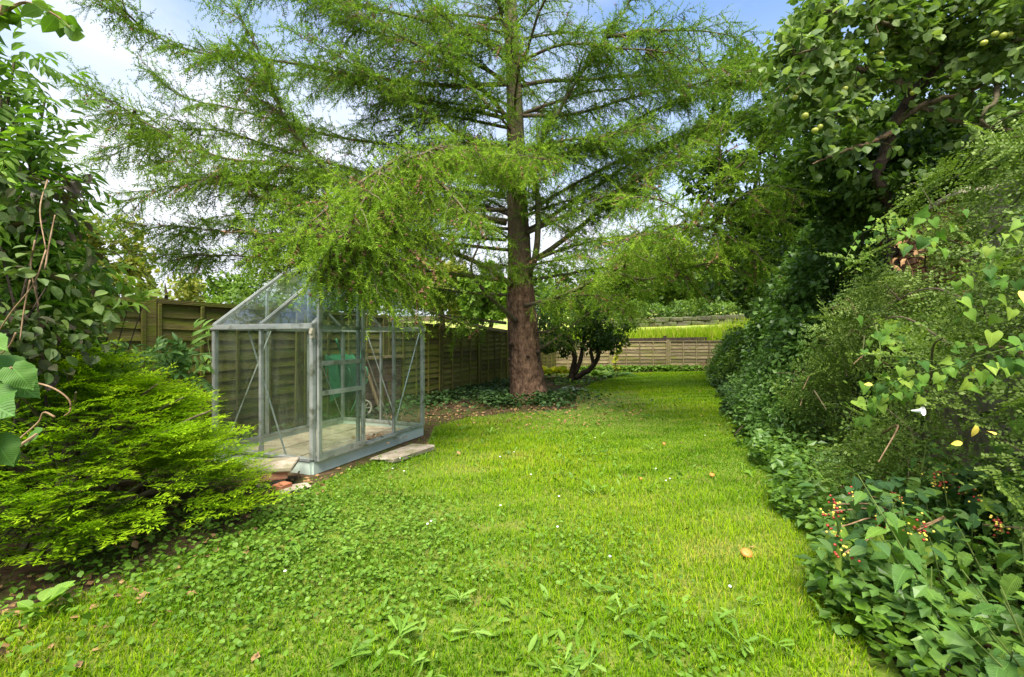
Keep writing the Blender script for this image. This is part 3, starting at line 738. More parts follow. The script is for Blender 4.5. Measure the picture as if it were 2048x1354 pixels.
for a in (0, GW):
    for i in range(2):
        b0, b1 = GL * i / 2 + e, GL * (i + 1) / 2 - e
        pane([g(a, b0, PL + .03), g(a, b1, PL + .03), g(a, b1, ZM), g(a, b0, ZM)], GU)
        pane([g(a + .004, b0, ZM - .01), g(a + .004, b1, ZM - .01), g(a + .004, b1, EAVE - .012), g(a + .004, b0, EAVE - .012)], GU)
        s = 0 if a == 0 else 1; c_ = GW / 2 + (-.03 if s == 0 else .03)
        for f0, f1, dz in ((.03, .56, .034), (.54, .985, .040)):
            pt = lambda f, b: g(a + (c_ - a) * f, b, EAVE + (RIDGE - EAVE) * f * .97 + dz - .01)
            pane([pt(f0, b0), pt(f0, b1), pt(f1, b1), pt(f1, b0)], rn(s))
# paved floor of the greenhouse
pav = poly_sheet('paving', [tuple(g(a, b, 0)[:2]) for a, b in ((.02, .02), (GW - .02, .02), (GW - .02, GL - .02), (.02, GL - .02))], .052, M['mortar'])
_sm = [bevel_box('paving_slab', .455, .42, .05, M['paving'], .006, .004, np.random.RandomState(k)) for k in range(3)]
_rot = Matrix.Rotation(math.atan2(GU[1], GU[0]), 4, 'Z')
for i in range(4):
    for j in range(3):
        p = g(.245 + i * .47, .225 + j * .45, .05 + R.uniform(-.003, .003))
        link('paving_slab', _sm[R.randint(3)], pav, Matrix.Translation(Vector(p)) @ _rot @ Matrix.Rotation(R.normal(0, .006), 4, 'X'))
# heap of dry leaves swept against the sill
_mb = MB(); _p = g(1.25, .22, .085) + np.random.RandomState(3).normal(size=(90, 3)) * np.array([.12, .10, .010]); cloud(_mb, T_ROUND, _p, rnd_dirs(90) * [1, 1, .2], UP + rnd_dirs(90) * .5, R.uniform(.03, .06, 90), R.rand(90))
tag(_mb.build('dry_leaf_litter', M['dry_leaf']), 'heap of dry brown leaves on the greenhouse floor', 'leaf litter', kind='stuff')

# step: slab on bricks beside the door corner, and the flag under the gable
def slab_thing(name, label, cat, c, sx, sy, sz, ang, mat, bv=.008, jit=.006, group=None, tilt=0):
    t = link(name, bevel_box(name, sx, sy, sz, mat, bv, jit, np.random.RandomState(int(abs(c[0] * 100)))), None, Matrix.Translation(Vector(c)) @ Matrix.Rotation(ang, 4, 'Z') @ Matrix.Rotation(tilt, 4, 'X'))
    tag(t, label, cat, group); return t
_s = gnd(548, 968)
slab_thing('step_slab', 'pale stone slab laid on bricks as a step by the juniper', 'slab', (-2.16, 4.02, .165), .42, .34, .045, math.radians(15), M['stone'])
slab_thing('brick', 'dull brown brick propping the step slab', 'brick', (-2.08, 3.93, .107), .21, .10, .065, math.radians(30), M['old_brick'], .004, .003)
slab_thing('brick', 'pinkish brick lowest under the step slab', 'brick', (-2.12, 3.96, .040), .21, .10, .065, math.radians(12), M['stone'], .004, .003)
slab_thing('brick', 'bright orange brick lying in front of the step', 'brick', (-1.955, 3.83, .035), .12, .10, .062, math.radians(70), M['brick'], .004, .003)
slab_thing('flat_stone', 'grey flat stone half buried beside the orange brick', 'stone', (-1.87, 3.86, .012), .26, .17, .03, math.radians(40), M['stone'], .012, .015)
slab_thing('flagstone', 'mossy brown flagstone lying in the grass below the gable', 'flagstone', (-1.20, 4.98, .03), .66, .34, .05, math.radians(60), M['stone'], .015, .02)
# things stored between greenhouse and fence: wheelbarrow on end, boards, a wheel, a pot
wb = thing('wheelbarrow', 'green plastic wheelbarrow tipped up against the fence behind the greenhouse', 'wheelbarrow', g(2.2, GL + .28, 0))
def wbp(a, b, z): return g(a + 1.05, GL + b, z)
# tub: a tapered tray standing on its nose, opening towards the fence
_o = [(.82, .26), (1.46, .26), (1.52, .26), (.88, .26)]
V = []; 
rim = [wbp(.80, .34, 1.08), wbp(1.42, .34, 1.08), wbp(1.38, .34, .30), wbp(.86, .34, .30)]
bot = [wbp(.90, .16, .96), wbp(1.32, .16, .96), wbp(1.28, .12, .48), wbp(.96, .12, .48)]
rim2 = [p + GV * .02 + (p - np.mean(rim, 0)) * .05 for p in rim]
V = np.array(rim2 + rim + bot); F = []
for i in range(4):
    j = (i + 1) % 4; F += [(i, j, 4 + j, 4 + i), (4 + i, 4 + j, 8 + j, 8 + i)]
F += [(8, 9, 10, 11)]
_me = new_mesh('tub', V, F, M['green_plastic']); _tub = part('tub', _me, wb); _md = _tub.modifiers.new('t', 'SOLIDIFY'); _md.thickness = .012; _bv = _tub.modifiers.new('b', 'BEVEL'); _bv.width = .03; _bv.segments = 2
for s in (0, 1):
    a = .92 if s == 0 else 1.30
    _mb = MB(); tube(_mb, catmull([wbp(1.10 + (.02 if s else -.02), .10, .16), wbp(a, .08, .5), wbp(a, .06, .95), wbp(a - (.1 if s == 0 else -.1), .10, 1.3)], 4), .014, 6); _mb.build('handle', M['green_plastic'], wb, True)
    _mb = MB(); tube(_mb, catmull([wbp(a, .07, .86), wbp(a, -.06, .84), wbp(a, -.06, .62), wbp(a, .08, .58)], 4), .011, 6); _mb.build('leg', M['green_plastic'], wb, True)
def wheel(root, c, r, axis, mat_t, mat_r):
    ax = nrm(axis); x = nrm(np.cross(ax, UP)); z = np.cross(x, ax); th = np.linspace(0, 2 * math.pi, 21)
    ring = lambda rr: np.array([c + (x * math.cos(t) + z * math.sin(t)) * rr for t in th])
    _mb = MB(); tube(_mb, ring(r), .018, 6, cap=False); _mb.build('tyre', M[mat_t], root, True)
    _mb = MB(); tube(_mb, np.array([c - ax * .03, c + ax * .03]), .025, 8); _mb.build('hub', M[mat_r], root, True)
    for k in range(8):
        t = k * math.pi / 4; _mb = MB(); bar(_mb, c + (x * math.cos(t) + z * math.sin(t)) * .02, c + (x * math.cos(t) + z * math.sin(t)) * (r - .012), .014, .01, ax); _mb.build('spoke', M[mat_r], root)
sw = thing('spoked_wheel', 'small cream spoked wheel standing by the wheelbarrow behind the glass', 'wheel', wbp(1.42, .10, 0))
wheel(sw, wbp(1.42, .10, .20), .12, GV * .8 + GU * .5, 'cream', 'cream')
bd = thing('board_stack', 'dark brown timber panel leaning on the fence behind the greenhouse', 'timber panel', wbp(1.9, .30, 0))
for k in range(7):
    _mb = MB(); bar(_mb, wbp(1.62, .27 + .004 * (k % 2) - .02 * k / 7, .10 + k * .125), wbp(2.62, .27 + .004 * (k % 2) - .02 * k / 7, .10 + k * .125), .02, .12); _mb.build('plank', M['brown_wood'], bd)
_mb = MB(); bar(_mb, wbp(1.60, .225, .98), wbp(2.64, .225, .98), .05, .04); _mb.build('rail', M['plank'], bd)
lp = MB(); bar(lp, wbp(1.80, .05, .03), wbp(1.60, .20, .80), .05, .025, GV)
tag(lp.build('leaning_plank', M['plank']), 'narrow timber plank leaning at a slant behind the glass', 'plank')
pt_ = thing('hanging_pot', 'small terracotta pot hung on the fence behind the near glass', 'pot', wbp(.41, .33, 0))
_c = wbp(.41, .33, 1.12); _mb = MB(); tube(_mb, np.array([_c, _c + UP * .02, _c + UP * .085, _c + UP * .086, _c + UP * .10]), [.024, .028, .038, .044, .044], 12); _mb.build('pot', M['terracotta'], pt_, True)
_mb = MB(); tube(_mb, np.array([_c + UP * .10, _c + UP * .16 + GV * .03]), .003, 5); _mb.build('wire', M['dark_bark'], pt_)
# ------------------------------------------------------------------ the larch
larch = thing('larch_tree', 'tall larch with sweeping boughs and drooping twigs in the middle of the garden', 'tree', (0.38, 9.5, 0))
rl = np.random.RandomState(11)
TRZ = 9.6
trunk_c = [at(1062, 803, TRZ) * [1, 1, 0] + UP * -.05, at(1056, 770, TRZ), at(1051, 720, TRZ), at(1046, 660, TRZ), at(1042, 600, TRZ), at(1040, 540, TRZ), at(1037, 460, TRZ), at(1034, 380, TRZ), at(1031, 260, TRZ), at(1026, 120, TRZ), at(1020, -20, TRZ), at(1014, -260, TRZ), at(1012, -560, TRZ)]
tr = catmull(trunk_c, 10); rad0 = [.45, .37, .335, .32, .295, .26, .235, .21, .18, .15, .12, .08, .02]
trr = np.interp(np.arange(len(tr)) / 10.0, np.arange(len(rad0)), rad0)
mb = MB(); sd_ = 36
th = np.linspace(0, 2 * math.pi, sd_, endpoint=False)
_i = np.arange(len(tr)); _plate = rl.normal(size=(len(tr), sd_)); _plate = (_plate + np.roll(_plate, 1, 0) * .8 + np.roll(_plate, 2, 0) * .5)
wob = 1 + .016 * _plate + .05 * np.cos(3 * th + 1)[None] * np.clip(1 - _i / 45, 0, 1)[:, None] + .03 * np.cos(8 * th[None] + .06 * _i[:, None]) + .30 * np.clip(np.cos(5 * th + .4), 0, 1)[None] ** 2 * np.clip(1 - _i / 9, 0, 1)[:, None] ** 2
tube(mb, tr, trr, sd_, wob=wob); trunk = mb.build('trunk', M['bark'], larch, True)
# knots and stubs on the lower trunk
for px, py, s in ((1022, 688, .05), (1056, 713, .035), (1076, 705, .05), (1030, 640, .07), (1018, 720, .03)):
    c = at(px, py, TRZ - .36 + .5 * ((px - 1047) / 75) ** 2); k = MB(); tube(k, np.array([c + [0, .1, 0], c + [0, -.01, .01], c + [0, -.03, .01]]), [s, s * .9, s * .4], 8); k.build('knot', M['dark_bark'], larch, True)

def tcen(z):
    i = np.argmin(abs(tr[:, 2] - z)); return tr[i]
LIMBS = []      # (points, r0, tint, density, first foliage fraction, side length)
def limb(pts, r0=.06, tint=.45, dens=1.0, first=.2, side=1.0, cones=.11):
    LIMBS.append((catmull([at(*p) for p in pts], 6), r0, tint, dens, first, side, cones))
# boughs read off the photograph: (column, row, distance)
limb([(1018, 240, 9.5), (969, 183, 9.2), (903, 137, 8.8), (856, 105, 8.5), (770, 60, 8.1), (680, 10, 7.8)], .075)
limb([(1014, 168, 9.5), (969, 137, 9.4), (900, 108, 9.2), (800, 80, 9.0), (700, 55, 8.8), (600, 0, 8.6)], .065)
limb([(1008, 236, 9.5), (950, 222, 9.7), (903, 215, 9.9), (817, 191, 10.2), (700, 160, 10.4), (560, 140, 10.5)], .06)
limb([(1010, 300, 9.5), (950, 285, 9.2), (895, 258, 8.9), (830, 215, 8.6), (770, 180, 8.4), (690, 130, 8.1), (590, 80, 7.9)], .07)
limb([(1020, 130, 9.5), (1016, 101, 9.3), (1008, 50, 9.1), (997, 0, 9.0), (985, -90, 8.9)], .075, first=.1)
limb([(1055, 552, 9.5), (1070, 515, 9.3), (1076, 460, 9.2), (1075, 400, 9.2), (1069, 346, 9.2), (1080, 281, 9.2), (1114, 222, 9.1), (1132, 190, 9.1), (1157, 144, 9.0), (1208, 74, 8.9), (1259, 0, 8.8), (1290, -80, 8.7)], .10, first=.38)
limb([(1208, 74, 8.9), (1243, 70, 8.9), (1286, 60, 8.9), (1403, 58, 9.0), (1500, 70, 9.0)], .05)
limb([(1060, 522, 9.6), (1082, 512, 9.7), (1132, 476, 9.9), (1182, 436, 10.1), (1250, 383, 10.4), (1283, 353, 10.5), (1356, 313, 10.8), (1420, 267, 11.0), (1500, 225, 11.2)], .085, first=.35)
limb([(1055, 460, 9.6), (1082, 446, 9.8), (1165, 393, 10.3), (1250, 333, 10.8), (1316, 287, 11.1), (1383, 260, 11.4), (1470, 235, 11.7)], .07, first=.3)
limb([(1055, 466, 9.4), (1132, 430, 9.2), (1231, 380, 9.0), (1330, 330, 8.8), (1420, 290, 8.6)], .055, first=.3)
limb([(1068, 520, 9.5), (1132, 496, 9.3), (1198, 479, 9.1), (1300, 462, 9.0), (1400, 452, 8.9)], .055, first=.3)
limb([(1044, 172, 9.6), (1090, 162, 9.7), (1169, 158, 9.9), (1247, 152, 10.1), (1350, 150, 10.4), (1460, 130, 10.6), (1550, 120, 10.8)], .06)
limb([(1044, 232, 9.6), (1149, 227, 9.6), (1247, 199, 9.6), (1340, 178, 9.5), (1440, 160, 9.5), (1540, 150, 9.5)], .055)
limb([(1050, 340, 9.6), (1110, 318, 9.8), (1177, 289, 10.0), (1239, 260, 10.2), (1321, 215, 10.5), (1420, 180, 10.7), (1520, 160, 10.9)], .065)
limb([(1060, 420, 9.7), (1180, 350, 10.6), (1286, 300, 11.3), (1364, 270, 11.6), (1423, 242, 11.8), (1500, 215, 12.0)], .06)
# near bough that arches out over the greenhouse; lighter tint paints in sunlight on it
limb([(1046, 440, 9.35), (1049, 386, 9.0), (1026, 366, 8.5), (1004, 342, 8.0), (960, 303, 7.0), (890, 284, 6.0), (820, 305, 5.2), (760, 345, 4.7), (715, 405, 4.35), (690, 470, 4.1)], .055, .66, 1.4, .45, .6, .35)
limb([(890, 284, 6.0), (830, 340, 5.4), (780, 410, 4.9), (745, 480, 4.55), (730, 520, 4.3)], .025, .66, 1.4, .1, .45, .35)
limb([(820, 305, 5.2), (740, 350, 4.9), (660, 420, 4.6), (590, 465, 4.4), (520, 490, 4.25)], .025, .66, 1.4, .15, .45, .3)
limb([(960, 303, 7.0), (920, 300, 6.3), (860, 350, 5.6), (830, 430, 5.2), (815, 480, 4.9)], .025, .58, 1.1, .1, .45, .3)
for pp in ([(760, 345, 4.7), (768, 430, 4.6), (775, 510, 4.5), (782, 580, 4.45)], [(640, 440, 4.5), (622, 480, 4.4), (612, 520, 4.35)], [(700, 450, 4.35), (690, 510, 4.28), (694, 560, 4.25)],
           [(815, 500, 4.9), (820, 560, 4.8), (816, 610, 4.75)], [(690, 470, 4.1), (655, 505, 4.1), (640, 540, 4.1)], [(590, 465, 4.4), (550, 480, 4.3), (505, 488, 4.2)], [(720, 430, 4.4), (735, 500, 4.3), (745, 560, 4.25), (750, 605, 4.2)],
           [(780, 420, 4.8), (800, 490, 4.7), (805, 565, 4.6)], [(660, 430, 4.4), (655, 490, 4.3), (665, 545, 4.25)], [(640, 450, 4.3), (610, 470, 4.25), (575, 500, 4.2)], [(840, 430, 5.2), (850, 490, 5.1), (845, 560, 5.0)], [(760, 345, 4.7), (745, 400, 4.5), (725, 470, 4.35), (715, 540, 4.3)]):
    limb(pp, .014, .70, 1.7, .05, .34, .4)
for pp in ([(1330, 500, 6.9), (1345, 540, 6.7)], [(1420, 455, 6.3), (1460, 475, 6.1), (1505, 500, 6.0), (1528, 530, 6.0)], [(1500, 425, 5.9), (1545, 430, 5.8), (1570, 460, 5.8)], [(1390, 440, 6.3), (1330, 400, 6.2), (1280, 390, 6.1), (1240, 400, 6.1)],
           [(1360, 540, 6.8), (1380, 560, 6.7), (1400, 580, 6.7)], [(1420, 455, 6.3), (1360, 450, 6.0), (1300, 470, 5.8), (1240, 480, 5.8)]):
    limb(pp, .018, .66, 1.2, .05, .45, .15)
# more of the fine hanging tiers left and right of the stem
limb([(1016, 500, 9.5), (900, 490, 9.0), (760, 480, 8.6), (600, 475, 8.3), (450, 465, 8.1), (320, 450, 8.0), (240, 450, 7.9)], .05, .42, 1.0, .3, 1.0)
limb([(1012, 360, 9.5), (860, 350, 9.8), (700, 340, 10), (540, 345, 10), (400, 350, 9.9), (300, 330, 9.8)], .05, .38, .9, .3, 1.0)
limb([(1018, 590, 9.6), (930, 585, 10.2), (820, 570, 10.8), (700, 560, 11.3), (560, 560, 11.6)], .045, .36, .8, .3, .9)
limb([(1060, 560, 9.6), (1150, 545, 10.2), (1260, 525, 10.8), (1370, 508, 11.2), (1450, 500, 11.5)], .045, .38, .8, .3, .9)
limb([(1050, 300, 9.5), (1130, 280, 9.0), (1220, 270, 8.6), (1320, 250, 8.2)], .045, .5, .9, .3, .9)
limb([(1046, 120, 9.5), (1130, 90, 9.0), (1240, 100, 8.5), (1340, 110, 8.2), (1430, 140, 8.0)], .045, .5, .9, .3, .9, .12)
# lower stubs
limb([(1030, 640, 9.3), (990, 605, 8.9), (966, 582, 8.7), (939, 542, 8.5), (948, 500, 8.4), (957, 470, 8.35), (961, 426, 8.3)], .075, .4, .35, .55, .5)
limb([(1024, 570, 9.4), (966, 532, 9.1), (899, 502, 8.7), (860, 483, 8.5), (750, 455, 8.1), (620, 425, 7.8), (500, 400, 7.6)], .08, .5, 1.0, .3)
limb([(1012, 664, 9.4), (966, 655, 9.2), (916, 642, 9.0), (860, 619, 8.8), (833, 605, 8.7), (780, 590, 8.5)], .065, .4, .7, .3, .6)
limb([(1012, 646, 9.7), (952, 639, 10.0), (890, 630, 10.3), (830, 618, 10.6)], .045, .4, .6, .3, .6)
limb([(1072, 664, 9.5), (1092, 663, 9.4), (1115, 654, 9.3), (1140, 640, 9.2)], .035, .5, .6, .3, .4)
limb([(1076, 697, 9.6), (1098, 688, 9.7), (1125, 669, 9.8), (1160, 640, 9.9), (1200, 615, 10.0)], .06, .4, .5, .4, .5)
# near bough to the right, its sunlit brightness put into the tint as well
limb([(1050, 612, 9.2), (1130, 590, 8.4), (1230, 545, 7.6), (1330, 500, 6.9), (1420, 455, 6.3), (1500, 425, 5.9), (1555, 420, 5.7)], .06, .66, 1.0, .15, .65, .2)
limb([(1330, 500, 6.9), (1390, 440, 6.3), (1430, 380, 6.0), (1445, 310, 5.8), (1450, 240, 5.7)], .03, .72, 1.2, .2, .45, .05)
limb([(1430, 380, 6.0), (1480, 330, 5.7), (1530, 280, 5.5), (1570, 240, 5.4)], .02, .72, 1.2, .15, .4, .05)
limb([(1420, 455, 6.3), (1470, 400, 5.9), (1540, 370, 5.6), (1600, 380, 5.5)], .02, .7, 1.2, .2, .4, .05)
limb([(1230, 545, 7.6), (1290, 560, 7.2), (1360, 540, 6.8), (1430, 530, 6.5), (1500, 560, 6.3)], .03, .6, 1.0, .1, .45, .2)
limb([(1050, 612, 9.2), (1110, 600, 8.6), (1170, 590, 8.2), (1240, 590, 7.9), (1310, 580, 7.6)], .04, .6, .9, .15, .45, .05)
# long limbs to the left
limb([(1012, 446, 9.4), (900, 420, 8.9), (800, 392, 8.4), (704, 368, 8.0), (625, 339, 7.7), (514, 318, 7.4), (440, 306, 7.2), (315, 248, 6.9), (233, 198, 6.8), (170, 160, 6.7)], .09, .55, 1.25, .3)
limb([(704, 368, 8.0), (654, 343, 7.8), (605, 290, 7.6), (563, 223, 7.4), (540, 165, 7.3), (514, 99, 7.2), (480, 30, 7.1)], .05, .5, 1.1, .2)
limb([(1012, 168, 9.4), (900, 170, 9.0), (700, 150, 8.4), (530, 120, 7.9), (415, 110, 7.6), (350, 90, 7.5), (274, 50, 7.3), (225, 20, 7.2)], .07, .5, 1.1, .3)
limb([(1010, 420, 9.5), (850, 420, 8.8), (646, 397, 8.0), (540, 372, 7.7), (440, 360, 7.4), (330, 370, 7.2), (250, 400, 7.1)], .065, .55, 1.1, .35)
limb([(1016, 562, 9.5), (870, 545, 9.2), (700, 532, 8.9), (584, 525, 8.7), (440, 513, 8.5), (330, 508, 8.4), (270, 512, 8.3)], .065, .4, .9, .4, .8)
limb([(1010, 330, 9.6), (850, 300, 9.8), (650, 270, 9.9), (480, 220, 9.8), (370, 190, 9.7), (290, 130, 9.6)], .06, .42, 1.0, .3)
limb([(1010, 390, 9.6), (800, 360, 9.2), (600, 310, 8.6), (420, 260, 8.2), (280, 280, 7.9), (190, 330, 7.8)], .06, .5, 1.0, .35)
limb([(1012, 100, 9.5), (850, 40, 9.1), (650, 0, 8.6), (480, -20, 8.2), (390, -30, 8.0)], .06, .45, 1.1, .3)
limb([(1012, 480, 9.6), (880, 470, 10.0), (720, 450, 10.3), (560, 430, 10.4), (420, 440, 10.4)], .05, .4, .8, .3)
# the rest of the whorls: behind, above, towards the viewer high up
for i in range(24):            # short leafy boughs on the near side of the stem
    z = rl.uniform(2.6, 8.6); az = rl.uniform(math.pi * .95, math.pi * 2.05); c = tcen(z); ln = rl.uniform(1.3, 2.6); d = np.array([math.cos(az), math.sin(az) * .8, rl.uniform(.1, .45)])
    LIMBS.append((catmull([c + d * ln * t - UP * .45 * t * t + rl.normal(0, .05, 3) * t for t in np.linspace(.08, 1, 5)], 5), .035, .55, 1.0, .25, .7, .15))
for i in range(22):
    z = rl.uniform(3.4, 10.5); az = rl.uniform(0, 2 * math.pi); c = tcen(z); ln = (4.6 - .26 * z) * rl.uniform(.8, 1.15) + .8
    if z < 6.2 and math.sin(az) < .15: az = rl.uniform(.25, math.pi - .25)     # low ones go to the back
    d = np.array([math.cos(az), math.sin(az), rl.uniform(.15, .5)])
    pts = [c + d * ln * t + UP * (-.5 * t * t + .15 * math.sin(3 * t)) + rl.normal(0, .06, 3) * t for t in np.linspace(0.02, 1, 6)]
    LIMBS.append((catmull(pts, 5), .05, .42, .5, .22, .9, .1))

for Lm in list(LIMBS):         # secondary boughs
    P = Lm[0]; ln = np.linalg.norm(np.diff(P, axis=0), axis=1).sum()
    if ln < 2.6 or Lm[3] < .7: continue
    for k in range(2):
        f = rl.uniform(.35, .85); i = int(f * (len(P) - 1)); d = nrm(P[min(i + 1, len(P) - 1)] - P[i - 1]); S = nrm(np.cross(d, UP)) * rl.choice([-1, 1]); l2 = rl.uniform(.8, 1.5) * (1.25 - .5 * f); d2 = nrm(d * .7 + S * .8 + UP * rl.uniform(-.15, .15))
        LIMBS.append((catmull([P[i] + d2 * l2 * t - UP * .3 * t * t for t in np.linspace(0, 1, 4)], 5), .022, Lm[2], Lm[3], .12, .6, Lm[6]))
needles = MB(); wood = MB(); coneP = []; twigmat_pos = []
tw_p = [[], [], [], []]
for P, r0, tint, dens, first, side, cones in LIMBS:
    Q, ln = resample(P, .09)
    # small kinks so that no bough is a ruled curve
    Q[1:-1] += np.cumsum(rl.normal(0, .006, (len(Q) - 2, 3)), 0) * np.linspace(0, 1, len(Q) - 2)[:, None] ** .5
    tt = np.linspace(0, 1, len(Q)); rr = .68 * r0 * (1 - tt) ** 1.05 + .005
    b = MB(); tube(b, Q, rr, 7); b.build('bough', M['bough'], larch, True)
    T = nrm(np.gradient(Q, axis=0)); s = first * ln * .5; sg = 1
    def twigs(C, D, S, n_step, tint_, dens_, coneprob):
        """twigs along curve C with tangents D"""
        for p, d in zip(C, D):
            for sgn in (-1, 1):
                if rl.rand() > .95 * dens_ / 1.1: continue
                dn = rl.uniform(-.45, 1.0) if coneprob < .3 else rl.uniform(0, 1.7)
                y = nrm(d * rl.uniform(.2, .9) + S * sgn * rl.uniform(.1, .9) - UP * dn + rl.normal(0, .25, 3))
                tw_p[0].append(p); tw_p[1].append(y); tw_p[2].append(rl.uniform(.13, .36)); tw_p[3].append(tint_ + rl.normal(0, .14))
                if rl.rand() < coneprob: coneP.append((p + y * rl.uniform(.02, .22) + rl.normal(0, .012, 3), y))
    while s < ln:
        i = min(int(s / ln * (len(Q) - 1)), len(Q) - 1); t = s / ln
        d = T[i]; S = nrm(np.cross(d, UP)); sg = -sg
        dtn = rl.normal(0, .12); L_ = rl.uniform(.35, 1.15) * (1.05 - .55 * t) * side
        dd = nrm(d * rl.uniform(.4, .9) + S * sg * rl.uniform(.5, .9) + UP * rl.uniform(-.25, .2))
        m = max(4, int(L_ / .17)); u = np.linspace(0, 1, m)[:, None]
        C = Q[i] + dd * L_ * u + UP * L_ * (rl.uniform(-.5, .05) * u ** 2 + rl.uniform(-.25, .2) * u) + np.cumsum(rl.normal(0, .008, (m, 3)), 0)
        tube(wood, C, np.linspace(.011, .003, m), 3, cap=False)
        D = nrm(np.gradient(C, axis=0)); S2 = nrm(np.cross(D, UP))
        C2, l2 = resample(C, .055); D2 = nrm(np.gradient(C2, axis=0))
        for _p, _d in zip(C2[1:], D2[1:]): twigs([_p], [_d], nrm(np.cross(_d, UP)), 1, tint + dtn, dens, cones)
        tw_p[0].append(C[-1]); tw_p[1].append(D[-1]); tw_p[2].append(rl.uniform(.2, .36)); tw_p[3].append(tint + .15)
        if rl.rand() < .35 and t > .25:
            us = rl.uniform(.2, .55) * side; ud = nrm(d * .7 + UP * rl.uniform(.5, 1.1) + S * rl.normal(0, .4)); UC = Q[i] + ud * us * np.linspace(0, 1, 5)[:, None]; tube(wood, UC, np.linspace(.007, .002, 5), 3, cap=False)
            for _p in UC[1:]: twigs([_p], [ud], S, 1, tint + .12, dens, 0)
        if t > .3: twigs([Q[i]], [d], S, 1, tint, dens * .8, cones)
        s += rl.uniform(.075, .15) / dens ** .5
    tw_p[0].append(Q[-1]); tw_p[1].append(T[-1]); tw_p[2].append(.34); tw_p[3].append(tint + .2)
_p = np.array(tw_p[0]); _row = CY - (_p[:, 2] - CAMH) / _p[:, 1] * FPX     # thin out what grows well above the picture
_k = (_row > -60) | (rl.rand(len(_p)) < .25)
for _i in range(4): tw_p[_i] = [v for v, q_ in zip(tw_p[_i], _k) if q_]
tp = np.array(tw_p[0]); ty = np.array(tw_p[1]); ts = np.array(tw_p[2]); tt_ = np.clip(np.array(tw_p[3]), 0, 1)
near = tp[:, 1] < 7.0
print('larch twigs', len(tp), 'near', near.sum(), 'cones', len(coneP))
which = rl.randint(len(T_LARCH), size=len(tp)); wn_ = rl.randint(len(T_LARCHN), size=len(tp))
dead = rl.rand(len(tp)) < .035; deadmb = MB()
cloud(deadmb, T_LARCH[0], tp[dead], ty[dead], UP + rnd_dirs(dead.sum(), rl) * .8, ts[dead] * .9, tt_[dead]); tag(deadmb.build('dead_twigs', M['cone'], larch), kind='stuff')
for k in range(len(T_LARCHN)):
    m = ~dead & near & (wn_ == k); cloud(needles, T_LARCHN[k], tp[m], ty[m], UP + rnd_dirs(m.sum(), rl) * .8, ts[m], tt_[m])
for k in range(len(T_LARCH)):
    m = (which == k) & ~near & ~dead; cloud(needles, T_LARCH[k], tp[m], ty[m], UP + rnd_dirs(m.sum(), rl) * .8, ts[m], tt_[m])
print('needle tris', needles.ntri())
tag(needles.build('crown', M['larch'], larch), kind='stuff')
tag(wood.build('branchlets', M['bough'], larch), kind='stuff')
# cones: near ones one by one, the rest joined
def cone_tm(rng):
    mb_ = MB(); n = 5
    for i in range(n):
        y = i / n; r = [.34, .48, .46, .34, .18][i]
        for j in range(5):
            a = j * 2 * math.pi / 5 + i * .6; d = np.array([math.cos(a), 0, math.sin(a)]); s = np.array([-math.sin(a), 0, math.cos(a)])
            mb_.add([d * r * .3 + [0, y - .1, 0], d * r + s * .22 + [0, y + .12, 0], d * r - s * .22 + [0, y + .12, 0]], [(0, 1, 2)])
    th_ = np.linspace(0, 6.283, 5, endpoint=False); V = [(0, -.1, 0)] + [(.3 * math.cos(a), .35, .3 * math.sin(a)) for a in th_] + [(0, .95, 0)]
    mb_.add(V, [(0, 1 + j, 1 + (j + 1) % 5) for j in range(5)] + [(6, 1 + (j + 1) % 5, 1 + j) for j in range(5)])
    return np.concatenate(mb_.V), np.concatenate(mb_.F)
CT = cone_tm(rl)
cp = np.array([c[0] for c in coneP]); cyv = np.array([c[1] for c in coneP]); order = np.argsort(cp[:, 1])
nn = order[:280]; leaf_objs(larch, [new_mesh('cone', CT[0], CT[1], M['cone'])], cp[nn], nrm(cyv[nn] * .4 + rnd_dirs(len(nn), rl) * .5 - UP * .2), rnd_dirs(len(nn), rl), rl.uniform(.024, .036, len(nn)), 'cone', rl)
OCT = (np.array([(0, -.1, 0), (.42, .35, 0), (0, .35, .42), (-.42, .35, 0), (0, .35, -.42), (0, .95, 0)], float), np.array([(0, 2, 1), (0, 3, 2), (0, 4, 3), (0, 1, 4), (5, 1, 2), (5, 2, 3), (5, 3, 4), (5, 4, 1)], int))
rest = order[280:4200]; cm = MB(); cloud(cm, OCT, cp[rest], nrm(cyv[rest] + rnd_dirs(len(rest), rl) * .6), rnd_dirs(len(rest), rl), rl.uniform(.032, .046, len(rest)), rl.rand(len(rest)))
tag(cm.build('cones', M['cone'], larch), kind='stuff')

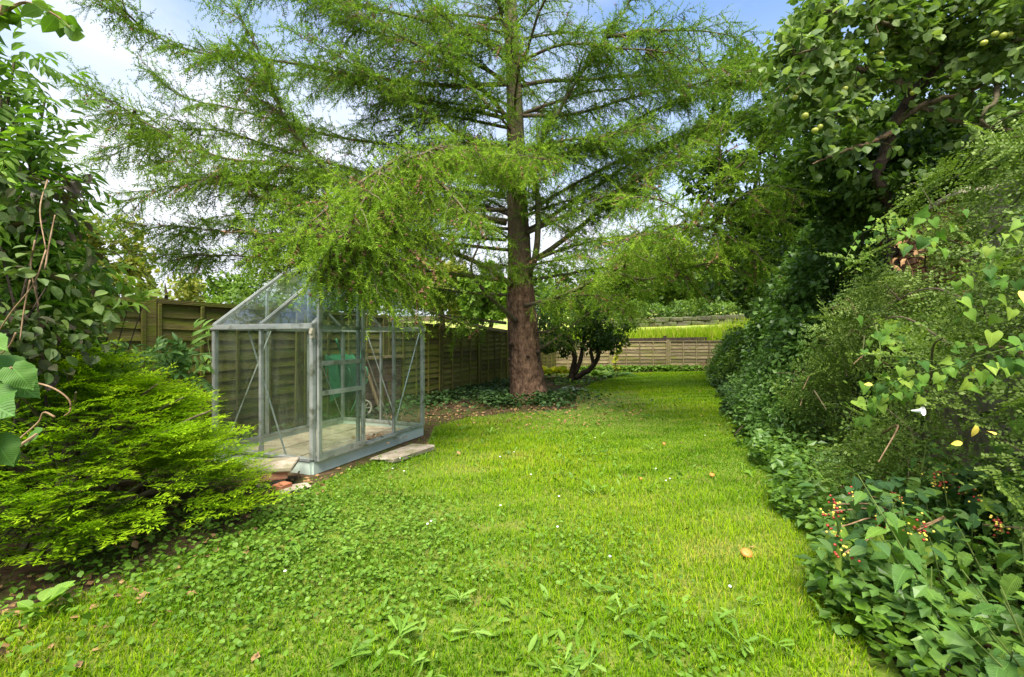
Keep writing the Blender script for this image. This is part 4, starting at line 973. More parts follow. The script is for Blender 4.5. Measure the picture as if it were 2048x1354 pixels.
# ------------------------------------------------------------------ broadleaf builder
def broadleaf(name, label, cat, base, stems, center, radii, m, n, sigma, lsize, mat, tm=T_SIMPLE, rng=None, group=None, zmin=.1, bark='dark_bark', lo=.5, droop=.35, zlo=-1.0, tshift=0.0, crown='crown', wood_name='trunk'):
    rng = rng or np.random.RandomState(int(abs(base[0] * 37 + base[1] * 11)) % 9999)
    t = thing(name, label, cat, base, group)
    for st, r0 in stems:
        P = catmull(st, 6); Q, ln = resample(P, max(.1, ln_guess(P) / 14)); Q[1:-1] += rng.normal(0, r0 * .10, (len(Q) - 2, 3))
        mb_ = MB(); tube(mb_, Q, r0 * (1 - np.linspace(0, 1, len(Q))) ** .6 + r0 * .12, 8); mb_.build(wood_name, M[bark], t, True)
    cs = center if isinstance(center, list) else [(center, radii, m, n)]
    mb_ = MB()
    for c, r, mm, nn_ in cs:
        pos, out, ti = clumps(c, r, mm, nn_, sigma, rng, lo, zmin, zlo=zlo); y, no_ = leaf_axes(out, rng, droop)
        sz = lsize * rng.uniform(.65, 1.25, len(pos)); cloud(mb_, tm, pos, y, no_, sz, np.clip(ti + tshift, 0, 1))
    tag(mb_.build(crown, M[mat], t), kind='stuff')
    return t, mb_
def ln_guess(P): return np.linalg.norm(np.diff(P, axis=0), axis=1).sum()

# shrubby little tree beside the trunk
rs = np.random.RandomState(41)
b0 = gnd(1143, 766)
Zs = b0[1]
broadleaf('small_tree', 'small dark many stemmed tree right of the larch trunk', 'tree', b0,
          [([b0, at(1145, 740, Zs), at(1150, 715, Zs - .1), at(1140, 680, Zs - .2), at(1128, 650, Zs - .3)], .085), ([at(1148, 750, Zs), at(1158, 730, Zs), at(1165, 700, Zs + .1), at(1168, 660, Zs + .2), at(1165, 620, Zs)], .065),
           ([at(1150, 755, Zs), at(1180, 738, Zs - .2), at(1195, 715, Zs - .3), at(1200, 680, Zs - .4), at(1222, 640, Zs - .5)], .08), ([at(1187, 730, Zs - .2), at(1182, 690, Zs - .2), at(1195, 650, Zs), at(1190, 610, Zs)], .05)],
          [(at(1195, 648, Zs), (.95, .8, .7), 26, 2400), (at(1135, 645, Zs), (1.0, .8, .65), 20, 1700), (at(1110, 690, Zs + .2), (.5, .4, .42), 9, 800), (at(1215, 668, Zs - .4), (.5, .45, .4), 10, 800)], None, 0, 0, .30, .12, 'dark_leaf', rng=rs)
# low plants round its foot
def rosette_plant(name, label, base, n, ln, meshes, mat=None, lift=.6, group=None, cat='plant', stuff_mat=None, tm=None, seed=1, spread=.15, leaf='leaf'):
    rng = np.random.RandomState(seed); t = thing(name, label, cat, base, group)
    a = rng.uniform(0, 6.283, n); d = np.stack([np.cos(a), np.sin(a), rng.uniform(.15, 1.0, n) * lift * 1.6], 1)
    pos = np.array(base) + np.stack([np.cos(a), np.sin(a), np.zeros(n)], 1) * rng.uniform(0, spread, (n, 1)) + UP * rng.uniform(.0, .05, (n, 1))
    leaf_objs(t, meshes, pos, d, np.tile(UP, (n, 1)) + rng.normal(0, .25, (n, 3)), ln * rng.uniform(.6, 1.15, n), leaf, rng); return t
M['hosta_obj'] = leaf_mat('hosta_obj', [(0.13, 0.17, 0.10), (0.30, 0.36, 0.27), (0.5, 0.55, 0.46)], .25, by='obj')
M['strap_obj'] = leaf_mat('strap_obj', [(0.03, 0.075, 0.014), (0.055, 0.12, 0.02), (0.09, 0.17, 0.03)], .25, by='obj')
M['gold_obj'] = leaf_mat('gold_obj', [(0.20, 0.26, 0.02), (0.34, 0.36, 0.03), (0.50, 0.46, 0.05)], .35, by='obj')
M['fresh_obj'] = leaf_mat('fresh_obj', [(0.10, 0.19, 0.02), (0.15, 0.26, 0.03), (0.24, 0.35, 0.05)], .35, by='obj')
rosette_plant('hosta', 'silvery variegated leafy plant at the foot of the small tree', gnd(1149, 782), 60, .26, meshes_of('leaf', T_STRAP + [T_APPLE[0]], M['hosta_obj']), lift=.4, seed=2, spread=.22)
rosette_plant('strap_leaved_plant', 'dark green strap leaved plant in front of the low end fence', gnd(1226, 752), 70, .62, meshes_of('leaf', T_STRAP, M['strap_obj']), lift=.55, seed=3, spread=.3)
rosette_plant('yellow_plant', 'bright yellow leaved plant right beside the larch trunk', gnd(1105, 757) + UP * .15, 70, .30, meshes_of('leaf', [T_ROUND, T_APPLE[0]], M['gold_obj']), lift=.9, seed=4, spread=.5)
rosette_plant('lime_plant', 'lime green low plant between small tree and end fence', gnd(1180, 756) + UP * .08, 60, .26, meshes_of('leaf', [T_ROUND, T_APPLE[1]], M['fresh_obj']), lift=.6, seed=5, spread=.6)
_b = gnd(1236, 750); t = thing('climbing_stem', 'slender yellow green leafy stem in front of the end fence', 'plant', _b)
_P = catmull([_b, _b + [-.1, 0, .5], _b + [.05, 0, .9], _b + [.22, -.05, 1.3]], 6); _mb = MB(); tube(_mb, _P, .012, 5); _mb.build('stem', M['stem_green'], t)
_q, _ = resample(_P, .04); _q = np.repeat(_q, 2, 0); leaf_objs(t, meshes_of('leaf', [T_ROUND], M['gold_obj']), _q, rnd_dirs(len(_q), rs) + [0, 0, .2], rnd_dirs(len(_q), rs) + UP, rs.uniform(.09, .17, len(_q)), 'leaf', rs)

# ------------------------------------------------------------------ beyond the garden
def far_tree(label, px, d, top_row, width, mat, n, seed, lsize=.35, bot=None, group='trees beyond the fences', name='background_tree'):
    rng = np.random.RandomState(seed); base = np.array([(px - CX) / FPX * d, d, float(hill(np.array((px - CX) / FPX * d), np.array(d)))])
    H_ = CAMH + (CY - top_row) / FPX * d - base[2]; wd = width / FPX * d
    c = base + UP * (H_ * .58); st = [base + UP * -.2, base + UP * H_ * .3 + rng.normal(0, .2, 3) * [1, 1, 0], base + UP * H_ * .55 + rng.normal(0, .3, 3) * [1, 1, 0], base + UP * H_ * .85]
    stems = [(st, H_ * .035)] + [([st[1], st[1] + np.array([math.cos(a), math.sin(a), .5]) * wd * .25, st[1] + np.array([math.cos(a), math.sin(a), .9]) * wd * .42], H_ * .018) for a in rng.uniform(0, 6.28, 4)]
    broadleaf(name, label, 'tree', base, stems, c, (wd / 2, wd / 2, H_ * .45), max(14, int(n / 90)), n, max(.5, wd * .13), lsize * 1.12, mat, T_DIAM, rng, group, zmin=base[2] + .2, lo=.35)
far_tree('yellow green tree behind the left fence near the climbing shrub', 175, 24, 430, 200, 'gold_leaf', 4500, 1)
far_tree('rounded pale tree behind the fence left of the greenhouse roof', 330, 30, 540, 170, 'gold_leaf', 3200, 2)
far_tree('low pale green tree just over the fence beside the greenhouse roof', 450, 36, 555, 200, 'fresh_leaf', 3200, 3)
far_tree('mid green tree seen through the greenhouse roof glass', 600, 34, 545, 220, 'mid_leaf', 3600, 4)
far_tree('dull green tree behind the bough over the greenhouse', 740, 38, 520, 200, 'mid_leaf', 3500, 5)
far_tree('golden yellow tree left of the larch trunk', 885, 30, 525, 150, 'gold_leaf', 4200, 6)
far_tree('green tree directly left behind the larch trunk', 975, 27, 540, 130, 'fresh_leaf', 3500, 7)
far_tree('broad green tree right behind the larch trunk', 1120, 38, 545, 190, 'mid_leaf', 4500, 8)
far_tree('pale sunlit tree behind the small dark tree', 1235, 44, 540, 150, 'gold_leaf', 4000, 9)
far_tree('yellowish tree above the far end of the meadow', 1345, 46, 530, 150, 'gold_leaf', 4000, 10)
far_tree('dark green tree at the right end of the meadow', 1450, 40, 500, 170, 'dark_leaf', 5000, 11)
far_tree('mid green tree at the far right behind the hedge', 1560, 36, 470, 190, 'mid_leaf', 4500, 12)
far_tree('dense dark green tree over the middle of the meadow hedge', 1290, 36, 500, 150, 'mid_leaf', 5000, 21)
far_tree('dense dark tree right of the meadow hedge middle', 1395, 34, 480, 150, 'dark_leaf', 5000, 22)
# rough stone bank, hedge on it
def along(s, t): return AX * s + BX * t
M['old_stone'] = surf_mat('old_stone', [(0.035, 0.034, 0.02), (0.065, 0.062, 0.036), (0.10, 0.095, 0.06)], 4, cols2=[((0.07, 0.09, 0.025), .5)], scale2=1.0, objrand=.25)
fw = thing('field_wall', 'low grey stone wall along the top of the meadow', 'wall', (7.5, 29, 0))
rw = np.random.RandomState(5); _sm = [bevel_box('stone', .9, .35, .32, M['old_stone'], .05, .04, rw) for _ in range(4)]
for k in range(26):
    for j in range(2):
        x = 4.6 + k * .92 + j * .4; y = 28.6 + .06 * k; z = float(hill(np.array(x), np.array(y)))
        link('stone', _sm[rw.randint(4)], fw, Matrix.Translation(Vector((x - 7.5, y - 29, z + .14 + j * .3))) @ Matrix.Rotation(rw.normal(0, .05), 4, 'Z'))
rng = np.random.RandomState(6); fh = thing('field_hedge', 'clipped green hedge standing above the stone wall of the meadow', 'hedge', (12, 30.4, 0))
n = 11000; x = rng.uniform(2.5, 30, n); y = 29.9 + .06 * (x - 4) / .92 + rng.uniform(-1.35, .9, n); zb = hill(x, y); z = zb + rng.rand(n) ** .6 * (1.5 + .25 * np.sin(x * 1.7) + .15 * np.sin(x * 4.1))
pos = np.stack([x, y, z], 1); out = nrm(rnd_dirs(n, rng) + np.array([0, -.6, .5])); yy, no_ = leaf_axes(out, rng); mb = MB(); cloud(mb, T_DIAM, pos, yy, no_, rng.uniform(.16, .29, n), np.clip(.5 + .18 * rng.normal(size=n) + .25 * np.sin(x * 2.3) * .5, 0, 1))
tag(mb.build('crown', M['mid_leaf'], fh), kind='stuff')
mb = MB()
for k in range(40):
    xx = 3 + k * .68; tube(mb, np.array([[xx, 30.2 + .065 * xx, float(hill(np.array(xx), np.array(30.2))) - .1], [xx + rng.normal(0, .1), 30.2 + .065 * xx, float(hill(np.array(xx), np.array(30.2))) + .8]]), .03, 4)
tag(mb.build('stems', M['dark_bark'], fh), kind='stuff')
# tall seeding grass behind the end fence
n = 20000; x = rng.uniform(2.2, 14, n); s0 = rng.uniform(20.2, 23.5, n); y = (s0 - x * AX[0]) / AX[1]; dens = np.clip((x - 4) / 6, .3, 1); k = rng.rand(n) < dens; x, y = x[k], y[k]; n = len(x)
h = rng.uniform(.25, .6, n) + .55 * np.clip((x - 8.5) / 2.5, 0, 1) * rng.rand(n); p0 = np.stack([x, y, hill(x, y)], 1); ln_ = rng.normal(0, .12, (n, 3)) * [1, 1, 0]
sdv = nrm(rng.normal(size=(n, 3)) * [1, 1, 0]) * .022
V = np.stack([p0 - sdv, p0 + sdv, p0 + ln_ + UP * h[:, None]], 1).reshape(-1, 3); mb = MB(); mb.add(V, np.arange(3 * n).reshape(-1, 3), np.repeat(np.clip(.70 + .18 * rng.normal(size=n), 0, 1), 3))
tag(mb.build('tall_grass', M['grass']), 'tall seeding grass beyond the end fence', 'grass', kind='stuff')
# ------------------------------------------------------------------ right hand border
re = lambda Y: .80 + .405 * Y             # lawn edge
# old brick wall hidden in the growth
WL0 = np.array([re(2.0) + 1.72, 2.0, 0]); wv = AX
bw = thing('brick_wall', 'old red brick wall almost hidden by the cotoneaster', 'wall', WL0)
_mb = MB(); bar(_mb, WL0 + BX * .14 + UP * 1.28 - AX * 1.0, WL0 + BX * .14 + AX * 5.6 + UP * 1.28, .20, 2.6); _mb.build('mortar_core', M['mortar'], bw)
_bm = [bevel_box('brick', .215, .102, .065, M['old_brick'], .004, .003, np.random.RandomState(k)) for k in range(3)]
_c = at(1818, 512, 5.15); _s = float(np.dot(_c - WL0, AX)); _ra = Matrix.Rotation(math.atan2(AX[1], AX[0]), 4, 'Z')
for j in range(12):
    for i in range(8):
        p = AX * (_s - .9 + i * .226 + (.113 if j % 2 else 0)) + UP * (1.72 + j * .076) + BX * .02
        link('brick', _bm[R.randint(3)], bw, Matrix.Translation(Vector(p + BX * R.normal(0, .003))) @ _ra)
link('pier_cap', bevel_box('pier_cap', 2.2, .34, .06, M['stone'], .01, .004), bw, Matrix.Translation(Vector(AX * _s + UP * 2.66 + BX * .1)) @ _ra)

# cotoneaster thrown over the wall
rc = np.random.RandomState(61)
ct = thing('cotoneaster', 'arching cotoneaster with herringbone twigs of tiny leaves on the right', 'shrub', (3.6, 4.9, 0))
def cot_surface(n, rng):
    """points on the mound's garden side: s along the axis, z up, depth from the lawn edge"""
    s = rng.uniform(1.25, 6.9, n); z = rng.uniform(.06, 1, n) ** .8 * 2.75
    top = 2.55 + .25 * np.sin(s * 1.9) - .35 * np.clip(s - 5.6, 0, 2)
    z = z / 2.75 * top
    dep = .50 + .85 * (z / top) ** 1.6 + .22 * np.sin(s * 2.7 + z * 2) + .15 * np.sin(s * 6 + z * 3.1)
    base = AX * s[:, None] + UP * z[:, None]
    # the lawn edge in axis coordinates
    e0 = np.array([re(0.0), 0, 0]); t_edge = float(np.dot(e0, BX))
    return base + BX * (t_edge + dep)[:, None], s, z, top
n = 640
P, s, z, top = cot_surface(n, rc)
P += BX * rc.exponential(.16, n)[:, None]
hole = (abs(P[:, 0] / P[:, 1] * FPX + CX - 1818) < 42) & (abs(CY - (P[:, 2] - CAMH) / P[:, 1] * FPX - 512) < 42)
P = P[~hole]; z = z[~hole]; n = len(P)
d = nrm(-BX * rc.uniform(.1, .9, (n, 1)) - AX * rc.uniform(-1.0, 1.0, (n, 1)) + UP * rc.uniform(-.6, .9, (n, 1)))
up_ = nrm(UP * .6 - BX * .6 + rc.normal(0, .55, (n, 3)))
P = P - d * .25
wh = rc.randint(len(T_COT), size=n); mb = MB()
for k in range(len(T_COT)):
    m = wh == k; cloud(mb, T_COT[k], P[m], d[m], up_[m], rc.uniform(.3, .7, m.sum()), np.clip(rc.normal(.5, .16, m.sum()), 0, 1))
_n = 30000; P2, _, z2, _ = cot_surface(_n, rc); P2 += BX * rc.exponential(.14, _n)[:, None] - BX * .08 + rc.normal(0, .03, (_n, 3)); _h = (abs(P2[:, 0] / P2[:, 1] * FPX + CX - 1818) < 36) & (abs(CY - (P2[:, 2] - CAMH) / P2[:, 1] * FPX - 512) < 34); P2 = P2[~_h]; _n = len(P2)
cloud(mb, T_DIAM, P2, rnd_dirs(_n, rc), nrm(rnd_dirs(_n, rc) * .7 + UP * .7 - BX * .4), rc.uniform(.014, .034, _n), np.clip(rc.normal(.38, .2, _n) + .15 * np.sin(P2[:, 0] * 5 + P2[:, 2] * 7), 0, 1))
print('cotoneaster tris', mb.ntri())
tag(mb.build('crown', M['cotoneaster'], ct), kind='stuff')
for k in range(90):
    P0, s_, z_, _ = cot_surface(1, rc); p = P0[0] + BX * .12; q = p + (-AX * rc.uniform(.3, .9) * rc.choice([-1, 1]) - BX * rc.uniform(0, .35) + UP * rc.uniform(-.25, .3)); b_ = MB(); 
    tube(b_, catmull([p, (p + q) / 2 + UP * .08 + rc.normal(0, .03, 3), q], 5), np.linspace(.008, .003, 11), 5); b_.build('branch', M['vine' if k % 3 == 0 else 'bough'], ct)
# brown tangle of dead stems in it
for k in range(40):
    p = at(rc.uniform(1740, 1900), rc.uniform(560, 660), 4.5 + rc.uniform(-.1, .25)); q = p + rc.normal(0, .13, 3); b_ = MB(); tube(b_, catmull([p, (p + q) / 2 + rc.normal(0, .04, 3), q], 4), .0035, 4); b_.build('dead_twig', M['vine'], ct)
for k in range(26):
    p = at(rc.uniform(1785, 1850), rc.uniform(470, 545), 4.55 + rc.uniform(-.1, .12)); leaf_objs(ct, [bpy.data.meshes.get('dry_one') or new_mesh('dry_one', *leaf_tmpl([(0, 0, 0), (.3, .2, .3), (.6, .22, .6), (1, 0, 1)], .5, .6), M['dry_leaf'])], [p], rnd_dirs(1, rc) - UP * .5, rnd_dirs(1, rc), .09, 'dead_leaf', rc)

# leafy mass inside and behind it, so the bank is deep
rng = np.random.RandomState(62)
def bank(name, label, cat, s0, s1, dep0, dep1, h0, h1, n, lsize, mat, tm, seed, sigma=.26, m=None, tshift=0, wood_n=14, zmin=.02, toplumps=.25):
    """shrub mass along the border between axis positions s0..s1, depth dep0..dep1 from the lawn edge, height h0..h1"""
    rng = np.random.RandomState(seed); t_edge = float(np.dot(np.array([re(0.0), 0, 0]), BX))
    c = AX * (s0 + s1) / 2 + BX * (t_edge + (dep0 + dep1) / 2); t = thing(name, label, cat, c)
    m = m or int((s1 - s0) * 26)
    u = rng.rand(m); v = rng.rand(m); f = (s0 + (s1 - s0) * u); H_ = h0 + (h1 - h0) * u + toplumps * np.sin(f * 2.3 + seed) + rng.normal(0, toplumps * .4, m)
    zc = H_ * rng.rand(m) ** .7; face = dep0 + (dep1 - dep0) * .45 * (zc / np.maximum(H_, .1)) ** 1.5
    dc = face + (dep1 - face) * rng.rand(m) ** 2.2
    C = AX * f[:, None] + BX * (t_edge + dc)[:, None] + UP * zc[:, None]
    idx = rng.randint(m, size=n); off = rnd_dirs(n, rng) * rng.rand(n, 1) ** .45 * sigma * (.7 + .6 * rng.rand(m, 1)[idx]); pos = C[idx] + off
    k = pos[:, 2] > zmin; pos, off, idx = pos[k], off[k], idx[k]
    out = nrm(nrm(off) * .7 - BX * .55 + UP * .4); y, no_ = leaf_axes(out, rng)
    ti = np.clip(.45 + tshift + .14 * rng.normal(size=m)[idx] + .14 * rng.normal(size=len(pos)), 0, 1)
    mb_ = MB(); cloud(mb_, tm, pos, y, no_, lsize * rng.uniform(.65, 1.25, len(pos)), ti); tag(mb_.build('crown', M[mat], t), kind='stuff')
    for k in range(wood_n):
        i = rng.randint(m); p = C[i] * [1, 1, 0] + rng.normal(0, .1, 3) * [1, 1, 0]; q = C[i]; b_ = MB()
        tube(b_, catmull([p - UP * .05, p * .5 + q * .5 + rng.normal(0, .08, 3), q], 5), np.linspace(.022, .006, 11), 5); b_.build('stem', M['dark_bark'], t)
    return t
bank('dark_shrub', 'dark evergreen leaves growing behind the cotoneaster against the wall', 'shrub', 1.2, 7.4, 1.75, 2.7, 2.9, 2.9, 12000, .095, 'dark_leaf', T_DIAM, 71)
bank('privet_hedge', 'tall blue green privet hedge between cotoneaster and far bushes', 'hedge', 6.9, 11.2, .25, 2.3, 3.2, 3.3, 30000, .095, 'privet', T_DIAM, 72, sigma=.24, m=210)
bank('low_privet', 'low blue green leafy shrub spreading at the foot of the privet hedge', 'shrub', 5.9, 9.5, -.15, .9, .85, .8, 9000, .07, 'privet', T_SIMPLE, 73, sigma=.2)
bank('far_bush', 'bright green rounded bush at the far right corner of the lawn', 'bush', 12.6, 17.6, -.15, 1.5, 1.35, 1.45, 16000, .095, 'fresh_leaf', T_DIAM, 74, sigma=.28)
bank('middle_bush', 'dark leafy bush between the privet hedge and the bright far bush', 'bush', 10.4, 13.2, .1, 1.6, 1.2, 1.4, 9000, .095, 'mid_leaf', T_DIAM, 75, sigma=.26, tshift=-.1)
# dark trees that close the right hand side
rng = np.random.RandomState(80)
def right_tree(label, base, h, cents, mat, ls, seed, n_stem=3, sigma=.45, name='dark_tree', tshift=0, tm=T_DIAM):
    rng = np.random.RandomState(seed); base = np.array(base, float)
    stems = [([base - UP * .1, base + UP * h * .3 + rng.normal(0, .12, 3), base + UP * h * .6 + rng.normal(0, .2, 3), base + UP * h * .9 + rng.normal(0, .3, 3)], .13)]
    for c in cents:
        c0 = np.array(c[0]); stems.append(([base + UP * h * .28, (base + UP * h * .4) * .5 + c0 * .5, c0], .06))
    broadleaf(name, label, 'tree', base, stems, cents, None, 0, 0, sigma, ls, mat, tm, rng, None, zmin=.2, lo=.35, tshift=tshift)
right_tree('tall dark tree over the middle bush on the right', (7.0, 12.6, 0), 7, [((6.8, 12.2, 4.0), (1.5, 1.5, 1.5), 38, 9000), ((6.9, 12.6, 6.2), (1.9, 1.7, 1.6), 36, 9000), ((6.3, 11.4, 2.6), (.9, 1.2, .9), 18, 4500), ((7.6, 12.6, 8.6), (1.8, 1.7, 1.5), 18, 2500)], 'dark_leaf', .15, 81)
right_tree('dark leafy tree behind the privet hedge', (6.6, 8.8, 0), 6, [((6.2, 8.5, 4.3), (1.2, 1.5, 1.0), 34, 9000), ((6.4, 8.6, 5.8), (1.4, 1.5, 1.2), 28, 7000), ((7.4, 9.0, 3.2), (1.0, 1.2, 1.2), 20, 4500)], 'dark_leaf', .12, 82)
right_tree('broad dark tree behind the apple tree at the right edge', (8.0, 6.6, 0), 6, [((7.6, 6.8, 3.6), (1.6, 1.5, 1.0), 32, 8000), ((8.0, 6.4, 5.2), (1.8, 1.6, 1.2), 34, 8500), ((6.2, 6.6, 3.4), (.8, 1.0, .7), 20, 5000)], 'mid_leaf', .13, 83, tshift=-.12)

# apple tree
ra = np.random.RandomState(90)
AB = np.array([4.62, 5.55, 0]); ap = thing('apple_tree', 'old apple tree with green apples reaching in from the top right', 'tree', AB)
def ab(name, pts, r0, r1=.012, mat='dark_bark'):
    P = catmull([at(*p) if len(p) == 3 and not isinstance(p, np.ndarray) else p for p in pts], 6); Q, _ = resample(P, .06); Q[1:-1] += ra.normal(0, .006, (len(Q) - 2, 3)); b_ = MB(); tube(b_, Q, np.linspace(r0, r1, len(Q)), 8); return b_.build(name, M[mat], ap, True)
ab('trunk', [AB - UP * .1, at(1785, 500, 5.5), at(1772, 400, 5.4), at(1752, 352, 5.35), at(1772, 300, 5.3), at(1790, 250, 5.2), at(1830, 180, 5.1), at(1880, 140, 5.0)], .11, .05)
BR = [[(1790, 250, 5.2), (1840, 212, 5.0), (1930, 185, 4.7), (1995, 160, 4.5), (2060, 130, 4.3)], [(1790, 262, 5.2), (1740, 285, 4.9), (1690, 300, 4.7), (1625, 328, 4.5)], [(1830, 180, 5.1), (1760, 150, 4.8), (1690, 130, 4.6), (1620, 140, 4.4), (1570, 180, 4.3)],
      [(1880, 140, 5.0), (1840, 90, 4.8), (1780, 50, 4.6), (1720, 30, 4.5), (1650, 20, 4.4)], [(1880, 140, 5.0), (1900, 70, 4.9), (1880, 0, 4.8), (1850, -60, 4.7)], [(1900, 130, 5.0), (1970, 100, 4.6), (2040, 80, 4.3), (2120, 60, 4.1)],
      [(1995, 160, 4.5), (1990, 200, 4.4), (1960, 235, 4.4), (2000, 260, 4.4), (2060, 250, 4.3)], [(1840, 212, 5.0), (1900, 240, 4.9), (1960, 250, 4.9), (2048, 270, 4.9)], [(1760, 150, 4.8), (1720, 190, 4.6), (1680, 230, 4.5), (1650, 240, 4.4)], [(1690, 130, 4.6), (1640, 100, 4.4), (1590, 110, 4.3)]]
pos = []; outs = []
for i, bb in enumerate(BR):
    ab('branch', bb, .045 if i in (0, 2, 3) else .028, .006, 'vine' if i in (1,) else 'bough')
    Q, ln = resample(catmull([at(*p) for p in bb], 6), .07)
    for q, tq in zip(Q, np.linspace(0, 1, len(Q))):
        if tq < .22: continue
        for _ in range(3):
            dv = nrm(ra.normal(size=3) + np.array([-.2, -.2, .25])); L_ = ra.uniform(.06, .34); e_ = q + dv * L_
            if i in (1, 6, 7) and ra.rand() < .7: continue
            if ra.rand() < .4: b_ = MB(); tube(b_, np.array([q, q + dv * L_ * .5 + ra.normal(0, .01, 3), e_]), [.006, .005, .003], 4, cap=False); wood_ap = b_; b_.build('twig', M['bough'], ap)
            for _k in range(ra.randint(4, 8)):
                pos.append(e_ - dv * L_ * ra.uniform(0, .4) + ra.normal(0, .025, 3)); outs.append(dv)
pos = np.array(pos); outs = np.array(outs); print('apple leaves', len(pos))
y, no_ = leaf_axes(nrm(outs), ra, .25); dist = np.linalg.norm(pos - [0, 0, CAMH], axis=1); inview = (abs(pos[:, 0] / pos[:, 1]) < 1.14); order = np.argsort(dist + 10 * ~inview); o1 = order[:300]; o2 = order[300:]
leaf_objs(ap, meshes_of('leaf', T_APPLE, M['apple_obj']), pos[o1], y[o1], no_[o1], ra.uniform(.075, .12, len(o1)), 'leaf', ra)
mb = MB(); cloud(mb, T_ROUND, pos[o2], y[o2], no_[o2], ra.uniform(.07, .12, len(o2)), np.clip(.5 + .2 * ra.normal(size=len(o2)), 0, 1)); 
for c, r, m, n in ((at(1720, 60, 5.0), (.75, .5, .5), 26, 1500), (at(1900, 30, 5.0), (.8, .6, .45), 26, 1500), (at(1620, 120, 4.9), (.35, .4, .4), 14, 700), (at(2000, 40, 4.6), (.5, .5, .5), 16, 900)):
    p_, o_, t_ = clumps(c, r, m, n, .24, ra); y_, n_ = leaf_axes(o_, ra, .25); cloud(mb, T_ROUND, p_, y_, n_, ra.uniform(.065, .11, len(p_)), t_)
tag(mb.build('crown', M['apple_leaf'], ap), kind='stuff')
def apple_mesh(name, mat):
    th = np.linspace(0, math.pi, 9); P = []; V = []; F = []; k = 12
    for t in th:
        r = math.sin(t) * (1 + .12 * math.cos(t)); zz = math.cos(t) * .92 - .22 * math.exp(-(t / .35) ** 2) + .14 * math.exp(-((math.pi - t) / .3) ** 2)
        for j in range(k): a = 2 * math.pi * j / k; V.append((r * math.cos(a) * (1 + .03 * math.cos(5 * a)), r * math.sin(a), zz))
    for i in range(8):
        for j in range(k): a = i * k + j; b_ = i * k + (j + 1) % k; F.append((a, a + k, b_ + k, b_))
    return new_mesh(name, np.array(V), F, mat, smooth=True)
AM = apple_mesh('apple', M['apple']); stalk = MB(); tube(stalk, np.array([[0, 0, .6], [.1, .05, 1.1], [.15, .05, 1.5]]), .06, 5); SM = stalk.mesh('stalk', M['bough'])
for px, py, d in ((1690, 178, 4.45), (1665, 137, 4.4), (1674, 132, 4.42), (1990, 68, 4.3), (2006, 72, 4.28), (2018, 70, 4.32), (1968, 86, 4.3), (1826, 186, 4.7), (1702, 236, 4.5), (1711, 238, 4.52), (1630, 261, 4.4), (1640, 254, 4.42), (1597, 183, 4.3), (1590, 195, 4.32), (1610, 232, 4.35), (1760, 110, 4.6), (1656, 112, 4.45), (1782, 32, 4.5)):
    a = link('apple', AM, ap, Matrix.Translation(Vector(at(px, py, d) - AB)) @ Matrix.Rotation(ra.uniform(-.5, .5), 4, 'X') @ Matrix.Scale(ra.uniform(.026, .034), 4)); link('stalk', SM, a)

broadleaf('understorey_shrub', 'dark leafy shrub filling the shade under the apple tree', 'shrub', (5.6, 5.9, 0), [([np.array([5.6, 5.9, 0]), np.array([5.5, 5.8, 1.6]), np.array([5.3, 5.7, 3.0])], .05), ([np.array([5.7, 6.0, 0]), np.array([6.2, 5.9, 1.8]), np.array([6.5, 5.7, 3.2])], .05)],
          [(at(1690, 350, 5.9), (.7, .5, .45), 20, 2600), (at(1800, 350, 5.3), (.5, .3, .35), 14, 1500), (at(1900, 330, 5.6), (.75, .5, .45), 20, 2600), (at(2020, 310, 5.2), (.6, .5, .45), 16, 2000), (at(1840, 250, 6.0), (.9, .4, .4), 16, 2000)], None, 0, 0, .26, .105, 'dark_leaf', T_DIAM, np.random.RandomState(95), tshift=.05)
# nettles, hypericum, bindweed in the front right border
rn_ = np.random.RandomState(101); NM = meshes_of('leaf', T_NETTLE, M['nettle'])
STM = None
def nettle_stem(t, base, h):
    lean = rn_.normal(0, .10, 3) * [1, 1, 0] + np.array([-.10, -.06, 0]); P = catmull([base, base + UP * h * .5 + lean * .4, base + UP * h + lean], 5)
    mb_ = MB(); tube(mb_, P, np.linspace(.005, .002, len(P)), 5); mb_.build('stem', M['stem_green'], t)
    k = int(h / .07); pos = []; ys = []; ns = []; sz = []
    for j in range(k + 1):
        f = .12 + .88 * j / k; p = np.array([np.interp(f, np.linspace(0, 1, len(P)), P[:, a]) for a in range(3)]); az = rn_.uniform(0, .5) + j * math.pi / 2
        for s in (0, math.pi):
            a = az + s + rn_.normal(0, .2); d = np.array([math.cos(a), math.sin(a), rn_.uniform(-1.0, -.1) if f < .85 else rn_.uniform(-.4, .5)]); d = nrm(d)
            pos.append(p + d * [.035, .035, 0]); ys.append(d); ns.append(UP + np.array([math.cos(a), math.sin(a), 0]) * .6 + rn_.normal(0, .15, 3)); sz.append((.105 if f < .8 else .075 if f < .97 else .04) * rn_.uniform(.75, 1.2))
    leaf_objs(t, NM, pos, ys, ns, sz, 'leaf', rn_)
